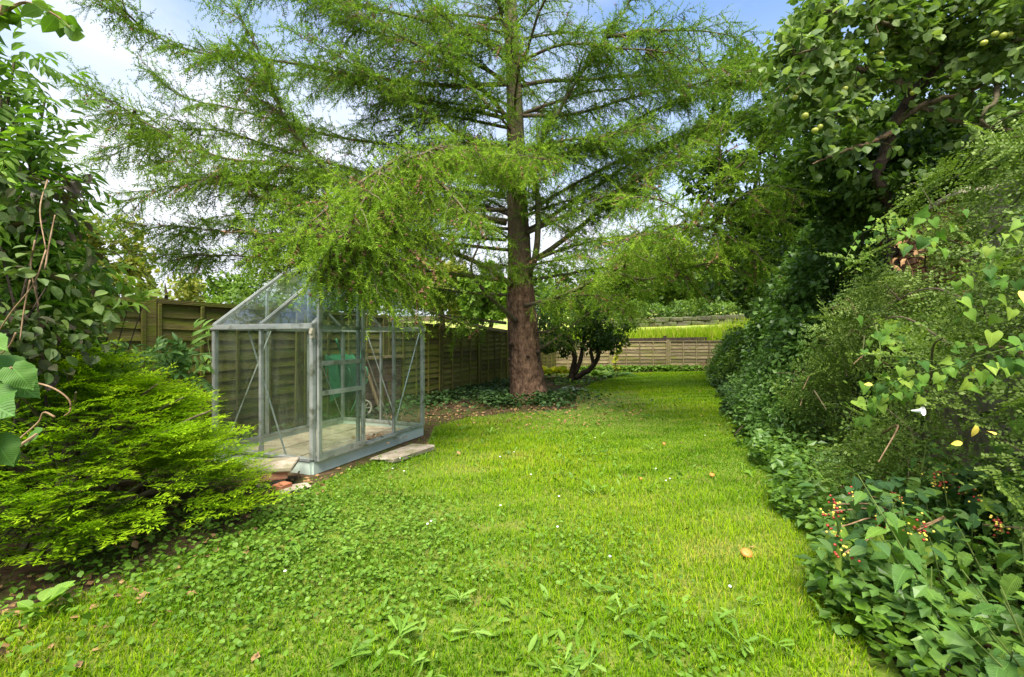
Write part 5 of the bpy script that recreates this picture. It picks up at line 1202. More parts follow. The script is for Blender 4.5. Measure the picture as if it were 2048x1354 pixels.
for lab, cx_, cy_, k_, h_ in (('nettle clump surrounding the purple cranesbill flowers', 1.72, 1.42, 8, .34), ('nettle clump filling the extreme bottom right corner', 1.72, 1.28, 7, .46), ('nettle clump at the lawn edge just behind the purple cranesbill flowers', 1.78, 1.80, 8, .36),
                          ('nettle clump below the pale large leaved bindweed at the lawn edge', 1.98, 2.20, 8, .38), ('nettle clump right of the pale bindweed in the middle of the front border', 2.3, 2.0, 9, .55), ('nettle clump at the right picture edge above the bottom corner', 2.0, 1.62, 9, .58),
                          ('nettle clump among the berries of the lawn edge shrub', 2.35, 2.75, 8, .40), ('nettle clump between the two berry bearing shrubs', 2.72, 2.6, 8, .52), ('nettle clump behind the deeper berry shrub under the cotoneaster', 3.1, 3.2, 7, .55), ('tallest nettle clump at the right edge under the cotoneaster', 2.62, 2.12, 9, .72)):
    t = thing('nettle_clump', lab, 'nettles', (cx_, cy_, 0), 'nettle clumps in the right border')
    for _ in range(k_):
        nettle_stem(t, np.array([cx_ + rn_.normal(0, .17), cy_ + rn_.normal(0, .17), 0]), h_ * rn_.uniform(.75, 1.2))
# low ground cover under them
def ground_leaves(name, label, P, lsize, mat, tm, seed, h=.12, cat='ground cover', up=.9):
    rng = np.random.RandomState(seed); n = len(P); pos = P + UP * rng.rand(n, 1) * h; y = nrm(rng.normal(size=(n, 3)) * [1, 1, .35]); no_ = nrm(UP * up + rng.normal(0, .4, (n, 3)))
    mb_ = MB(); cloud(mb_, tm, pos, y, no_, lsize * rng.uniform(.6, 1.3, n), np.clip(.5 + .2 * rng.normal(size=n), 0, 1)); o = mb_.build(name, M[mat]); tag(o, label, cat, kind='stuff'); return o
n = 9000; Y = R.uniform(1.2, 6.4, n) ; X = re(Y) + R.exponential(.45, n) - .12 + .1 * np.sin(Y * 5)
ground_leaves('border_undergrowth', 'low leafy undergrowth along the right lawn edge', np.stack([X, Y, 0 * X], 1)[:4600], .045, 'weed', T_ROUND, 5, .20)
ground_leaves('border_leaves', 'pointed leaves of mixed low plants along the right border', np.stack([X, Y, 0 * X], 1)[6000:], .085, 'privet', T_SIMPLE, 55, .30)
n = 3500; Y = R.uniform(6, 17.5, n); X = re(Y) + R.exponential(.3, n) - .2 + .12 * np.sin(Y * 3)
ground_leaves('border_ivy', 'dark low leaves along the far right lawn edge', np.stack([X, Y, 0 * X], 1), .075, 'ivy', T_ROUND, 6, .25)
n = 2600; X = R.uniform(2.4, 8.4, n); Y = 17.45 + .113 * (X - 1.55) - R.exponential(.12, n)
ground_leaves('fence_foot_weeds', 'weeds growing along the foot of the end fence', np.stack([X, Y, 0 * X], 1), .10, 'weed', T_ROUND, 7, .22)

# hypericum with red and yellow berries
rh = np.random.RandomState(111)
sp = MB(); 
def icos(r):
    import bmesh as bmm
    b_ = bmm.new(); bmm.ops.create_icosphere(b_, subdivisions=1, radius=r); me = bpy.data.meshes.new('berry'); b_.to_mesh(me); b_.free(); return me
BR_ = icos(1.0); BR_.materials.append(M['red_berry']); BY_ = icos(1.0); BY_.materials.append(M['yellow'])
for me_ in (BR_, BY_): me_.polygons.foreach_set('use_smooth', np.ones(len(me_.polygons), bool))
M['hyp_obj'] = leaf_mat('hyp_obj', [(0.035, 0.09, 0.03), (0.055, 0.125, 0.035), (0.09, 0.16, 0.04)], .25, by='obj')
HM = meshes_of('leaf', T_APPLE, M['hyp_obj'])
HY = [(1668, 1008, 2.75), (1665, 1022, 2.74), (1705, 990, 2.95), (1790, 998, 2.9), (1842, 1052, 2.5), (1835, 1060, 2.45), (1880, 965, 3.0), (1915, 950, 3.1), (1935, 975, 2.9), (1960, 1005, 2.75), (1690, 1105, 2.3), (1765, 1035, 2.6), (1675, 1055, 2.5), (2000, 1050, 2.5), (1870, 955, 3.05)]
for gi, (lab, pts_) in enumerate((('shrub with red and yellow berries at the lawn edge of the right border', HY[:4] + HY[10:13]), ('berry bearing shrub deeper in the right border below the cotoneaster', HY[4:10] + HY[13:]))):
    hb = np.array([2.55, 2.75, 0]) if gi == 0 else np.array([3.05, 2.85, 0]); t = thing('berry_shrub', lab, 'shrub', hb)
    for px, py, d in pts_:
        p = at(px, py, d * .85); b_ = MB(); tube(b_, catmull([hb + rh.normal(0, .05, 3) * [1, 1, 0], (hb * .5 + p * .5) + UP * .12, p], 4), .004, 4); b_.build('stem', M['vine'], t)
        nb = rh.randint(6, 11); bp = p + rh.normal(0, .022, (nb, 3)); leaf_objs(t, [BR_], bp, rnd_dirs(nb, rh), rnd_dirs(nb, rh), rh.uniform(.0055, .008, nb), 'berry', rh)
        bp = p - UP * .008 + rh.normal(0, .022, (nb, 3)); leaf_objs(t, [BY_], bp, rnd_dirs(nb, rh), rnd_dirs(nb, rh), np.full(nb, .006), 'sepal', rh)
        k = 18; f_ = rh.uniform(.3, 1.0, (k, 1)); lp_ = hb * (1 - f_) + p * f_ + UP * .24 * f_ * (1 - f_) * 2 + rh.normal(0, .06, (k, 3)); dd = rnd_dirs(k, rh) + [0, -.3, -.1]; leaf_objs(t, HM, lp_, dd, UP + rnd_dirs(k, rh) * .4, rh.uniform(.06, .09, k), 'leaf', rh)

# bindweed trails
BM_ = meshes_of('leaf', T_HEART, M['bindweed']); rb = np.random.RandomState(121)
def drape_d(px, py):
    rx = (px - CX) / FPX; d = 3.0
    for _ in range(6):
        z = CAMH + (CY - py) / FPX * d; d = (.742 + .50 + .85 * np.clip(z / 2.5, 0, 1) ** 1.6 - .42) / (rx * BX[0] + BX[1])
    return d
def bindweed(label, path, nl, sz, spread, base, drape=False):
    t = thing('bindweed', label, 'bindweed', base); P = catmull([at(*p) if not drape else at(p[0], p[1], drape_d(p[0], p[1])) for p in path], 6); Q, _ = resample(P, .03); b_ = MB(); tube(b_, Q, .0028, 4); b_.build('stem', M['stem_green'], t)
    i = rb.randint(len(Q), size=nl); pos = Q[i] + rb.normal(0, spread, (nl, 3)) - np.array([0, .05, 0]); y = nrm(rb.normal(0, .45, (nl, 3)) + np.array([-.15, -.5, -.75])); no_ = nrm(rb.normal(0, .3, (nl, 3)) + np.array([-.25, -.7, .6]))
    leaf_objs(t, BM_, pos, y, no_, sz * rb.uniform(.6, 1.25, nl), 'leaf', rb); return t
bindweed('bright heart leaved bindweed cluster high on the cotoneaster', [(1690, 520, 4.05), (1720, 470, 4.0), (1770, 455, 3.95), (1830, 480, 3.9), (1860, 500, 3.9)], 60, .072, .075, (3.2, 3.6, 1.2), True)
bindweed('bindweed trail slanting up across the middle of the cotoneaster', [(1740, 800, 3.4), (1800, 760, 3.3), (1870, 740, 3.2), (1950, 715, 3.1), (2040, 690, 3.0)], 80, .047, .05, (2.8, 2.8, .5), True)
bindweed('bindweed leaves hanging at the right edge of the cotoneaster', [(1900, 640, 3.2), (1960, 560, 3.2), (2000, 500, 3.2), (2046, 440, 3.2)], 38, .048, .06, (2.9, 2.6, .8), True)
bindweed('bindweed leaves low on the left flank of the cotoneaster', [(1690, 850, 3.6), (1720, 790, 3.6), (1760, 720, 3.6), (1750, 640, 3.7)], 40, .065, .06, (2.8, 3.3, .2), True)
bw_t = bindweed('pale bindweed with large heart leaves over the front lawn edge', [(1640, 1100, 2.25), (1700, 1085, 2.25), (1770, 1082, 2.2), (1850, 1075, 2.2)], 15, .11, .05, (1.7, 2.25, 0))
bindweed('bindweed stem twining through nettles at the right edge', [(1960, 1000, 2.4), (1990, 930, 2.5), (2030, 880, 2.6), (2046, 800, 2.7)], 20, .11, .09, (2.6, 2.5, 0))
_c = at(1842, 822, drape_d(1842, 822) - .12); fl = thing('bindweed_flower', 'white trumpet bindweed flower low on the cotoneaster', 'flower', _c)
_c = _c; _d = nrm(np.array([.35, -.8, .1])); _mb = MB(); tube(_mb, np.array([_c - _d * .034, _c - _d * .022, _c - _d * .006, _c + _d * .007, _c + _d * .009]), [.0035, .005, .009, .019, .020], 12, cap=False); _mb.build('petal_trumpet', M['white_petal'], fl, True)
_mb = MB(); tube(_mb, np.array([_c - _d * .05, _c - _d * .03]), .003, 5); _mb.build('calyx', M['stem_green'], fl)
for px, py, d, sz, lab in ((1895, 1342, 1.62, .022, 'larger open purple cranesbill flower at the bottom right'), (1957, 1345, 1.6, .012, 'small closed purple cranesbill bud at the bottom right')):
    c = at(px, py, d); t = thing('cranesbill_flower', lab, 'flower', c * [1, 1, 0]); _mb = MB(); tube(_mb, catmull([c * [1, 1, 0], c * [1, 1, .5] + [.02, 0, 0], c - UP * .005], 4), .002, 4); _mb.build('stem', M['stem_green'], t)
    pm = [bpy.data.meshes.get('petal') or new_mesh('petal', *leaf_tmpl([(0, .05, 0), (.4, .32, .4), (.75, .42, .78), (1, .15, 1.02)], .3, -.5), M['purple_petal'])]
    a = np.arange(5) * 2 * math.pi / 5; leaf_objs(t, pm, np.tile(c, (5, 1)), np.stack([np.cos(a) * .7, np.sin(a) * .7, np.full(5, .75)], 1), np.stack([-np.cos(a), -np.sin(a), np.full(5, 1.0)], 1), np.full(5, sz), 'petal', rb)
# yellow dying leaves in the cotoneaster
YM = [new_mesh('yellow_leaf', T_APPLE[1][0], T_APPLE[1][1], M['yellow'], smooth=True)]
leaf_objs(ct, YM, [at(a_, b_, drape_d(a_, b_) - .1) for a_, b_ in ((2040, 582), (1945, 735), (1950, 850), (1925, 885), (1990, 870), (1745, 770))], rnd_dirs(6, rb) + [0, -.3, -.4], rnd_dirs(6, rb) + [0, -1, .3], [.05, .035, .045, .03, .035, .035], 'yellow_leaf', rb)

# ------------------------------------------------------------------ left side: juniper
rj = np.random.RandomState(131)
JB = np.array([-3.02, 2.98, 0]); ju = thing('juniper_bush', 'spreading golden green juniper bush left of the greenhouse', 'bush', JB)
mb = MB()
for k in range(40):           # arching leaders inside
    az = rj.uniform(0, 2 * math.pi); e_ = rj.uniform(.0, .9); L_ = rj.uniform(.8, 1.1) * (1.0 - .25 * e_); d = np.array([math.cos(az) * 1.1, math.sin(az) * .9, 0])
    start = JB + np.array([rj.normal(0, .15), rj.normal(0, .2), 0])
    P = catmull([start, start + d * L_ * .35 + UP * (.15 + .5 * e_), start + d * L_ * .75 + UP * (.25 + .7 * e_), start + d * L_ + UP * (.28 + .8 * e_)], 6); b_ = MB(); tube(b_, P, np.linspace(.02, .005, len(P)), 5); b_.build('branch', M['bough'], ju)
# tiers of feathery plumes over a low lopsided dome
nc = 300; az = rj.uniform(0, 2 * math.pi, nc); hh = rj.rand(nc) ** .9
def dome(az, hh, f):
    lump = 1 + .10 * np.sin(3 * az + 1.2) + .07 * np.sin(7 * az + hh * 5); rad = lump * np.sqrt(np.clip(1 - hh ** 1.7, 0.02, 1)) * f
    x = JB[0] - .1 + 1.2 * rad * np.cos(az); y = JB[1] + .04 + 1.08 * rad * np.sin(az); z = (.15 + 1.05 * hh) * (.88 + .12 * f) - .10 * np.clip(x - JB[0], 0, 2)
    return np.stack([x, y, z], 1)
cf = .55 + .45 * rj.rand(nc) ** .5; C = dome(az, hh, cf); ct_ = rj.normal(0, .07, nc)
npl = 3600; idx = rj.randint(nc, size=npl); outd = np.stack([np.cos(az), np.sin(az) * .9, 0 * az], 1)[idx]
sidev = np.cross(outd, UP); off = sidev * rj.normal(0, .13, (npl, 1)) + outd * rj.uniform(-.22, .12, (npl, 1)) + UP * rj.normal(0, .035, (npl, 1))
jp = C[idx] + off; jd = nrm(outd + sidev * rj.normal(0, .45, (npl, 1)) + UP * rj.uniform(-.14, .42, (npl, 1)) + .35 * np.array([.5, -.5, 0])); js = rj.uniform(.12, .27, npl)
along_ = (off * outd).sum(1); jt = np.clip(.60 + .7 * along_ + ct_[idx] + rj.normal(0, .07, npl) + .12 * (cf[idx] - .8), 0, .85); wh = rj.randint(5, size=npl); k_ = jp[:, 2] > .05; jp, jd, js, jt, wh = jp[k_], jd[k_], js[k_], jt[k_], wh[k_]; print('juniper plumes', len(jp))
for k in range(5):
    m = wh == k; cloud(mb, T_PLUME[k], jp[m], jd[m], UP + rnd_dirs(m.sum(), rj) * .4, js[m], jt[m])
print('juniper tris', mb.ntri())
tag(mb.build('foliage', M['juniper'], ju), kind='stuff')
# ------------------------------------------------------------------ left side: elder, climber, big leaves
rg = np.random.RandomState(141)
EB = np.array([-3.45, 3.15, 0]); el = thing('elder_shrub', 'tall leafy elder shrub filling the left edge', 'shrub', EB)
estems = []
for (px, py, d) in ((30, 110, 3.1), (0, 180, 2.9), (90, 200, 3.3), (40, 330, 2.9), (110, 330, 3.4), (70, 450, 3.1), (-40, 100, 2.9), (-60, 300, 2.8), (90, 540, 3.3), (10, 500, 2.8), (-30, 20, 3.0), (70, 250, 3.2)):
    e_ = at(px, py, d); P = catmull([EB + rg.normal(0, .1, 3) * [1, 1, 0], EB * .5 + e_ * .5 + rg.normal(0, .12, 3) + UP * .2, e_], 8); b_ = MB(); tube(b_, P, np.linspace(.03, .006, len(P)), 6); b_.build('stem', M['bough'], el); estems.append(P)
pos = []; out = []
for P in estems:
    Q, ln = resample(P, .05); m = len(Q)
    for i in range(int(m * .35), m):
        for _ in range(3):
            d = nrm(rg.normal(size=3) + np.array([.25, -.35, .1])); pos.append(Q[i] + d * rg.uniform(0, .22)); out.append(d)
pos = np.array(pos); out = np.array(out); y = nrm(out + rg.normal(0, .3, out.shape) - UP * .25); no_ = nrm(UP + rg.normal(0, .35, out.shape) + np.array([.1, -.4, 0])); print('elder leaves', len(pos))
vis = np.argsort(np.linalg.norm(pos - [0, 0, 1.3], axis=1) + 10 * (pos[:, 0] / pos[:, 1] < -1.16)); o1 = vis[:300]; o2 = vis[300:]; o2 = o2[rg.rand(len(o2)) < .6]
leaf_objs(el, meshes_of('leaf', T_ELDER, M['elder_obj']), pos[o1], y[o1], no_[o1], rg.uniform(.15, .25, len(o1)), 'leaf', rg)
mb = MB(); cloud(mb, T_ELDER[0], pos[o2], y[o2], no_[o2], rg.uniform(.15, .25, len(o2)), np.clip(.5 + .2 * rg.normal(size=len(o2)), 0, 1)); tag(mb.build('crown', M['elder'], el), kind='stuff')
# branch with round leaves and dead cluster against the sky, top left
t = thing('overhanging_branch', 'sparse leafy branch hanging in from the top left corner', 'branch', at(-60, 60, 2.7))
P = catmull([at(-60, 60, 2.7), at(0, 30, 2.6), at(50, 5, 2.6), at(110, 30, 2.6), at(140, 55, 2.6)], 6); _mb = MB(); tube(_mb, P, np.linspace(.012, .004, len(P)), 5); _mb.build('stem', M['vine'], t)
P2 = catmull([at(0, 30, 2.6), at(20, -40, 2.6), at(70, -80, 2.6)], 6); _mb = MB(); tube(_mb, P2, .008, 5); _mb.build('stem', M['vine'], t)
Q, _ = resample(P, .03); k = len(Q) * 2; q = np.repeat(Q, 2, 0) + rg.normal(0, .03, (k, 3)); leaf_objs(t, meshes_of('leaf', T_APPLE, M['elder_obj']), q, nrm(rg.normal(size=(k, 3)) - UP * .8), rnd_dirs(k, rg) + [0, -1, .2], rg.uniform(.07, .11, k), 'leaf', rg)
# dark purple leaved climber over the fence
PB = np.array([-3.0, 2.55, 0]); pu = thing('purple_climber', 'dark purple brown leaved climber with bare stems on the left', 'climber', PB)
mb = MB()
for c, r, m, n in ((at(20, 400, 2.7), (.30, .3, .16), 12, 260), (at(60, 560, 2.6), (.4, .35, .35), 16, 220), (at(20, 640, 2.5), (.32, .3, .25), 10, 300), (at(90, 690, 2.7), (.22, .25, .2), 8, 200)):
    p_, o_, t_ = clumps(c, r, m, n, .15, rg); y_, n_ = leaf_axes(o_, rg, .5); cloud(mb, T_APPLE[0], p_, y_, n_, rg.uniform(.05, .085, len(p_)), np.clip(t_ + .15, 0, 1))
tag(mb.build('foliage', M['purple_leaf'], pu), kind='stuff')
for pts in ([(92, 500, 2.4), (68, 566, 2.35), (22, 625, 2.3), (-20, 690, 2.3)], [(70, 480, 2.4), (62, 530, 2.4), (70, 580, 2.4), (78, 612, 2.4)], [(60, 560, 2.4), (48, 620, 2.35), (40, 680, 2.3)], [(32, 665, 2.2), (20, 690, 2.2), (2, 708, 2.2)], [(20, 768, 1.9), (70, 766, 1.9), (110, 778, 1.9), (138, 800, 1.9), (140, 822, 1.9), (128, 832, 1.9)], [(110, 834, 1.9), (88, 825, 1.9), (76, 845, 1.9), (36, 880, 1.85)], [(95, 360, 2.6), (80, 420, 2.5), (92, 500, 2.4)], [(90, 540, 2.4), (100, 480, 2.45), (110, 430, 2.5)]):
    P = catmull([at(*p) for p in pts], 6); b_ = MB(); tube(b_, P, np.linspace(.0045, .003, len(P)), 5); b_.build('stem', M['vine'], pu, True)
for k in range(6):
    e_ = at(rg.uniform(-20, 110), rg.uniform(400, 640), 2.65); P = catmull([PB, PB * .5 + e_ * .5 + rg.normal(0, .1, 3), e_], 6); b_ = MB(); tube(b_, P, np.linspace(.012, .004, len(P)), 5); b_.build('stem', M['dark_bark'], pu)
# very large soft leaves at the left edge
BL = meshes_of('leaf', T_BIG, M['big_leaf']); bl = thing('large_leaved_plant', 'plant with very large soft green leaves at the left edge', 'plant', (-1.75, 1.35, 0))
LP_ = [((-45, 735, 1.5), (1.0, .1, -.30), .30), ((25, 735, 1.5), (1, -.1, -.85), .14), ((-50, 800, 1.45), (1.0, -.3, -.12), .24), ((-10, 880, 1.45), (.7, -.2, -.75), .15), ((10, 902, 1.5), (.8, -.1, -.6), .09), ((75, 868, 1.75), (-1, -.1, -.3), .12), ((-60, 680, 1.5), (1, -.2, .1), .2), ((-100, 830, 1.4), (1, -.2, -.5), .26)]
leaf_objs(bl, BL, [at(*p[0]) for p in LP_], [p[1] for p in LP_], [np.array([.1, -.5, .85]) + rg.normal(0, .15, 3) for _ in LP_], [p[2] * .62 for p in LP_], 'leaf', rg)
for p in LP_:
    e_ = at(*p[0]); _mb = MB(); tube(_mb, catmull([(-1.95, 1.4, 0), np.array([-1.95, 1.42, e_[2] * .7]), e_], 5), .006, 5); _mb.build('stem', M['vine'], bl)
# fresh palmate shoots in front of the fence, rue-like foliage behind the juniper
PMs = meshes_of('leaf', T_PALM, M['fresh_obj'])
t = thing('palmate_shoots', 'fresh green shoots with fingered leaves rising in front of the fence', 'plant', at(120, 700, 3.2) * [1, 1, 0]); b_ = at(120, 700, 3.2) * [1, 1, 0]
for px, py, d in ((148, 625, 3.2), (185, 620, 3.3), (225, 615, 3.3), (92, 630, 3.1), (255, 605, 3.4), (150, 655, 3.1), (285, 600, 3.5), (200, 650, 3.2), (110, 680, 3.0), (170, 690, 3.1)):
    e_ = at(px, py, d); _mb = MB(); tube(_mb, catmull([b_, b_ * .4 + e_ * .6 - UP * .1, e_ - UP * .05], 4), .005, 4); _mb.build('stem', M['dark_bark'], t)
    leaf_objs(t, PMs, [e_ + rg.normal(0, .02, 3) for _ in range(3)], [nrm(rg.normal(0, .6, 3) + [0, -.2, 1.0 - .8 * k]) for k in range(3)], [rg.normal(0, .3, 3) + [0, -1, .5] for _ in range(3)], rg.uniform(.12, .18, 3), 'leaf', rg)
t = thing('feathery_plant', 'cool green plant with divided leaves behind the juniper top', 'plant', at(330, 735, 4.2) * [1, 1, 0]); b_ = at(330, 735, 4.2) * [1, 1, 0]
EL2 = meshes_of('leaf', T_ELDER, M['nettle'])
for k in range(26):
    e_ = at(rg.uniform(270, 400), rg.uniform(700, 755), 4.2 + rg.uniform(-.25, .2)); _mb = MB()
    if k % 2 == 0: tube(_mb, catmull([b_ + rg.normal(0, .05, 3) * [1, 1, 0], b_ * .4 + e_ * .6, e_], 4), .005, 4); _mb.build('stem', M['stem_green'], t)
    leaf_objs(t, EL2, [e_] * 2, nrm(rg.normal(0, .7, (2, 3)) + [0, -.3, .25]), rg.normal(0, .3, (2, 3)) + [0, -.5, 1], rg.uniform(.16, .26, 2), 'leaf', rg)
bindweed('thin bindweed shoot climbing the left greenhouse corner', [(425, 745, 4.5), (420, 710, 4.6), (416, 680, 4.65), (424, 665, 4.7)], 7, .06, .03, (-3.1, 4.6, 0))

# ------------------------------------------------------------------ lawn: grass, clover, weeds, windfalls
rgz = np.random.RandomState(151)
def vnoise(x, y, seed, f):
    r = np.random.RandomState(seed); s = np.zeros_like(x)
    for k in range(5):
        a = r.uniform(0, 6.283); fr = f * r.uniform(.6, 1.9); s = s + np.sin((x * math.cos(a) + y * math.sin(a)) * fr + r.uniform(0, 6.28))
    return s / 5
def scatter(n, y0, y1, pw=1.0):
    """more samples nearer the camera"""
    u = rgz.rand(n); y = y0 * (y1 / y0) ** (u ** pw); lo_ = np.maximum(-1.2 * y, np.interp(y, [0, 4, 6.5, 9, 17], [-3.2, -2.3, -1.6, -.3, 4.0])); hi_ = re(y) + .35; x = lo_ + (hi_ - lo_) * rgz.rand(n)
    return x, y
def blades(n, y0, y1, h0, h1, w_, segs, fin=None, fout=None):
    x, y = scatter(n, y0, y1); P = np.stack([x, y], 1); wob_ = .12 * vnoise(x, y, 3, 4.0)
    keep = inpoly(P + np.stack([wob_, 0 * wob_], 1), LAWN)
    bare = vnoise(x, y, 9, 2.6) + .5 * vnoise(x, y, 10, 7)
    dtr = np.hypot(x - .4, y - 9.2); keep &= rgz.rand(n) < np.clip((dtr - 1.2) / 2.2 + .25 * vnoise(x, y, 77, 3), .06, 1)
    keep &= rgz.rand(n) < np.where(bare > .55, .45, 1)
    keep |= (rgz.rand(n) < .05) & (x > -3.2) & (x < re(y) + .3) & (y < 8) & ~((np.abs((x + 1.9) * GU[0] + (y - 4.29) * GU[1] - GW / 2) < GW / 2 + .1) & (np.abs((x + 1.9) * GV[0] + (y - 4.29) * GV[1] - GL / 2) < GL / 2 + .1))
    if fin: keep &= rgz.rand(n) < (y - y0) / fin          # overlapping zones, so that no seam shows
    if fout: keep &= rgz.rand(n) < (y1 - y) / fout
    x, y, bare = x[keep], y[keep], bare[keep]; n = len(x)
    lush = vnoise(x, y, 21, 1.8); fine = vnoise(x, y, 22, 9)
    h = rgz.uniform(h0, h1, n) * (1 + .45 * lush + .45 * fine); h = np.maximum(h, h0 * .5)
    a = rgz.uniform(0, 6.283, n); lean = np.stack([np.cos(a), np.sin(a), 0 * a], 1) * (h * rgz.uniform(.25, 1.1, n))[:, None]; sdv = np.stack([-np.sin(a), np.cos(a), 0 * a], 1) * (w_ * rgz.uniform(.6, 1.3, n) * .5)[:, None]
    p0 = np.stack([x, y, np.zeros(n)], 1); ti = np.clip(.44 + .30 * lush - .20 * fine + .13 * rgz.normal(size=n) + np.where(bare > .35, .09, 0) + .35 * np.clip((-1.1 - x) / .8, 0, 1) * np.clip((2.6 - y) / .6, 0, 1) * rgz.rand(n) + (rgz.rand(n) < .05) * .4, 0, 1)
    mb_ = MB()
    if segs == 1:
        V = np.stack([p0 - sdv, p0 + sdv, p0 + lean + UP * h[:, None]], 1); mb_.add(V.reshape(-1, 3), np.arange(3 * n).reshape(-1, 3), np.repeat(ti, 3))
    else:
        m1 = p0 + lean * .35 + UP * (h * .62)[:, None]; tip = p0 + lean + UP * (h * .95)[:, None]
        V = np.stack([p0 - sdv, p0 + sdv, m1 - sdv * .8, m1 + sdv * .8, tip], 1); F = np.array([(0, 1, 3), (0, 3, 2), (2, 3, 4)])[None] + (np.arange(n) * 5)[:, None, None]
        mb_.add(V.reshape(-1, 3), F.reshape(-1, 3), np.repeat(ti, 5))
    return mb_
for nm, lab, b_ in (('grass', 'lush uneven lawn grass in the foreground', blades(104000, 1.45, 5.0, .014, .038, .0046, 2, None, 1.6)), ('grass', 'lawn grass in the middle of the garden', blades(155000, 3.4, 10.0, .018, .044, .0070, 1, 1.6, 2.4)), ('grass', 'lawn grass at the far end of the garden', blades(80000, 7.6, 18.4, .02, .046, .014, 1, 2.4))):
    print(nm, b_.ntri()); tag(b_.build(nm, M['grass']), lab, 'grass', kind='stuff')
# clover and plantain carpets
x, y = scatter(40000, 1.5, 9.5); P = np.stack([x, y], 1); patch = vnoise(x, y, 33, 1.5) + .55 * vnoise(x, y, 34, 4) + .55 * np.exp(-((x + .9) ** 2 / .9 + (y - 4.4) ** 2 / 1.6)) + .5 * np.exp(-((x + 1.2) ** 2 / .8 + (y - 3.0) ** 2 / 1.0))
k = inpoly(P, LAWN) & (patch > .15 + .55 * rgz.rand(len(x))); x, y = x[k], y[k]; print('clover', len(x))
ground_leaves('clover', 'clover and small broad weeds carpeting parts of the lawn', np.stack([x, y, 0 * x + .012], 1), .023, 'weed', T_ROUND, 35, .045, 'clover')
x, y = scatter(7000, 1.5, 8.5); P = np.stack([x, y], 1); k = inpoly(P, LAWN) & (vnoise(x, y, 51, 2.2) + .5 * vnoise(x, y, 52, 6) > -.1 + .6 * rgz.rand(len(x))); x, y = x[k], y[k]; n = len(x)
mb = MB(); a = rgz.uniform(0, 6.283, n); cloud(mb, T_STRAP[0], np.stack([x, y, 0 * x], 1), np.stack([np.cos(a), np.sin(a), rgz.uniform(.3, 1.4, n)], 1), np.tile(UP, (n, 1)) + rgz.normal(0, .3, (n, 3)), np.stack([rgz.uniform(.10, .24, n), rgz.uniform(.03, .085, n), rgz.uniform(.03, .08, n)], 1), np.clip(.55 + .2 * rgz.normal(size=n), 0, 1))
tag(mb.build('broad_weed_leaves', M['weed']), 'narrow broad bladed weed leaves mixed through the lawn', 'weeds', kind='stuff')
# ivy and litter round the larch foot and in the bed by the fence
n = 3600; a = rgz.uniform(0, 6.283, n); r_ = .40 + rgz.exponential(.46, n); x = .30 + r_ * np.cos(a) * 1.2 - .25; y = 9.3 + r_ * np.sin(a) * .8 - .1; k = (y > 7.0) & (vnoise(x, y, 61, 3.0) > rgz.uniform(-.5, .3, n))
ground_leaves('ivy', 'dark ivy round the foot of the larch', np.stack([x, y, 0 * x], 1)[k], .075, 'ivy', T_ROUND, 36, .22, 'ivy')
n = 2600; s_ = rgz.uniform(-4.6, 7.2, n); o_ = rgz.exponential(.22, n) + .06; Pn = np.array([-1.69, 9.29, 0]) + LF_D * s_[:, None] + np.array([LF_D[1], -LF_D[0], 0]) * o_[:, None]
inside = (np.abs((Pn[:, 0] + 1.9) * GU[0] + (Pn[:, 1] - 4.29) * GU[1] - GW / 2) < GW / 2 + .05) & (np.abs((Pn[:, 0] + 1.9) * GV[0] + (Pn[:, 1] - 4.29) * GV[1] - GL / 2) < GL / 2 + .05)
ground_leaves('fence_bed_ivy', 'ivy and weeds in the bed along the left fence', Pn[~inside], .075, 'ivy', T_ROUND, 37, .20, 'ivy')
# under the juniper skirt
n = 5200; x = rgz.uniform(-3.4, -1.2, n); y = rgz.uniform(1.5, 4.0, n); k = (np.hypot(x + 1.95, (y - 2.95) * .9) < .75) | ((y < 2.4) & (rgz.rand(n) < .45) & (x < -1.6)) 
ground_leaves('juniper_skirt_weeds', 'low weeds and ivy along the edge of the juniper', np.stack([x, y, 0 * x], 1)[k], .032, 'weed', T_ROUND, 38, .09)
n = 2400; x = rgz.uniform(1.2, 5.2, n); y = rgz.uniform(9.5, 17.0, n); k = ~inpoly(np.stack([x, y], 1), LAWN) & (x > -1.5 + .41 * (y - 9.29)) & (x < re(y)) & (vnoise(x, y, 88, 2.2) > -.35)
ground_leaves('bed_ground_cover', 'low green ground cover in the bed round the small tree', np.stack([x, y, 0 * x], 1)[k], .085, 'weed', T_ROUND, 41, .12)
n = 6000; x = rgz.uniform(-3.4, 4.6, n); y = rgz.uniform(1.6, 12, n); k = (rgz.rand(n) < np.where((x < -1.6) | (np.hypot(x - .3, y - 8.8) < 2.4), 1, .010)) & (x < re(y)); 
inside = (np.abs((x + 1.9) * GU[0] + (y - 4.29) * GU[1] - GW / 2) < GW / 2 + .05) & (np.abs((x + 1.9) * GV[0] + (y - 4.29) * GV[1] - GL / 2) < GL / 2 + .05)
ground_leaves('leaf_litter', 'brown leaf litter on the bare soil', np.stack([x, y, 0 * x + .004], 1)[k & ~inside], .05, 'dry_leaf', T_DIAM, 39, .02, 'leaf litter')
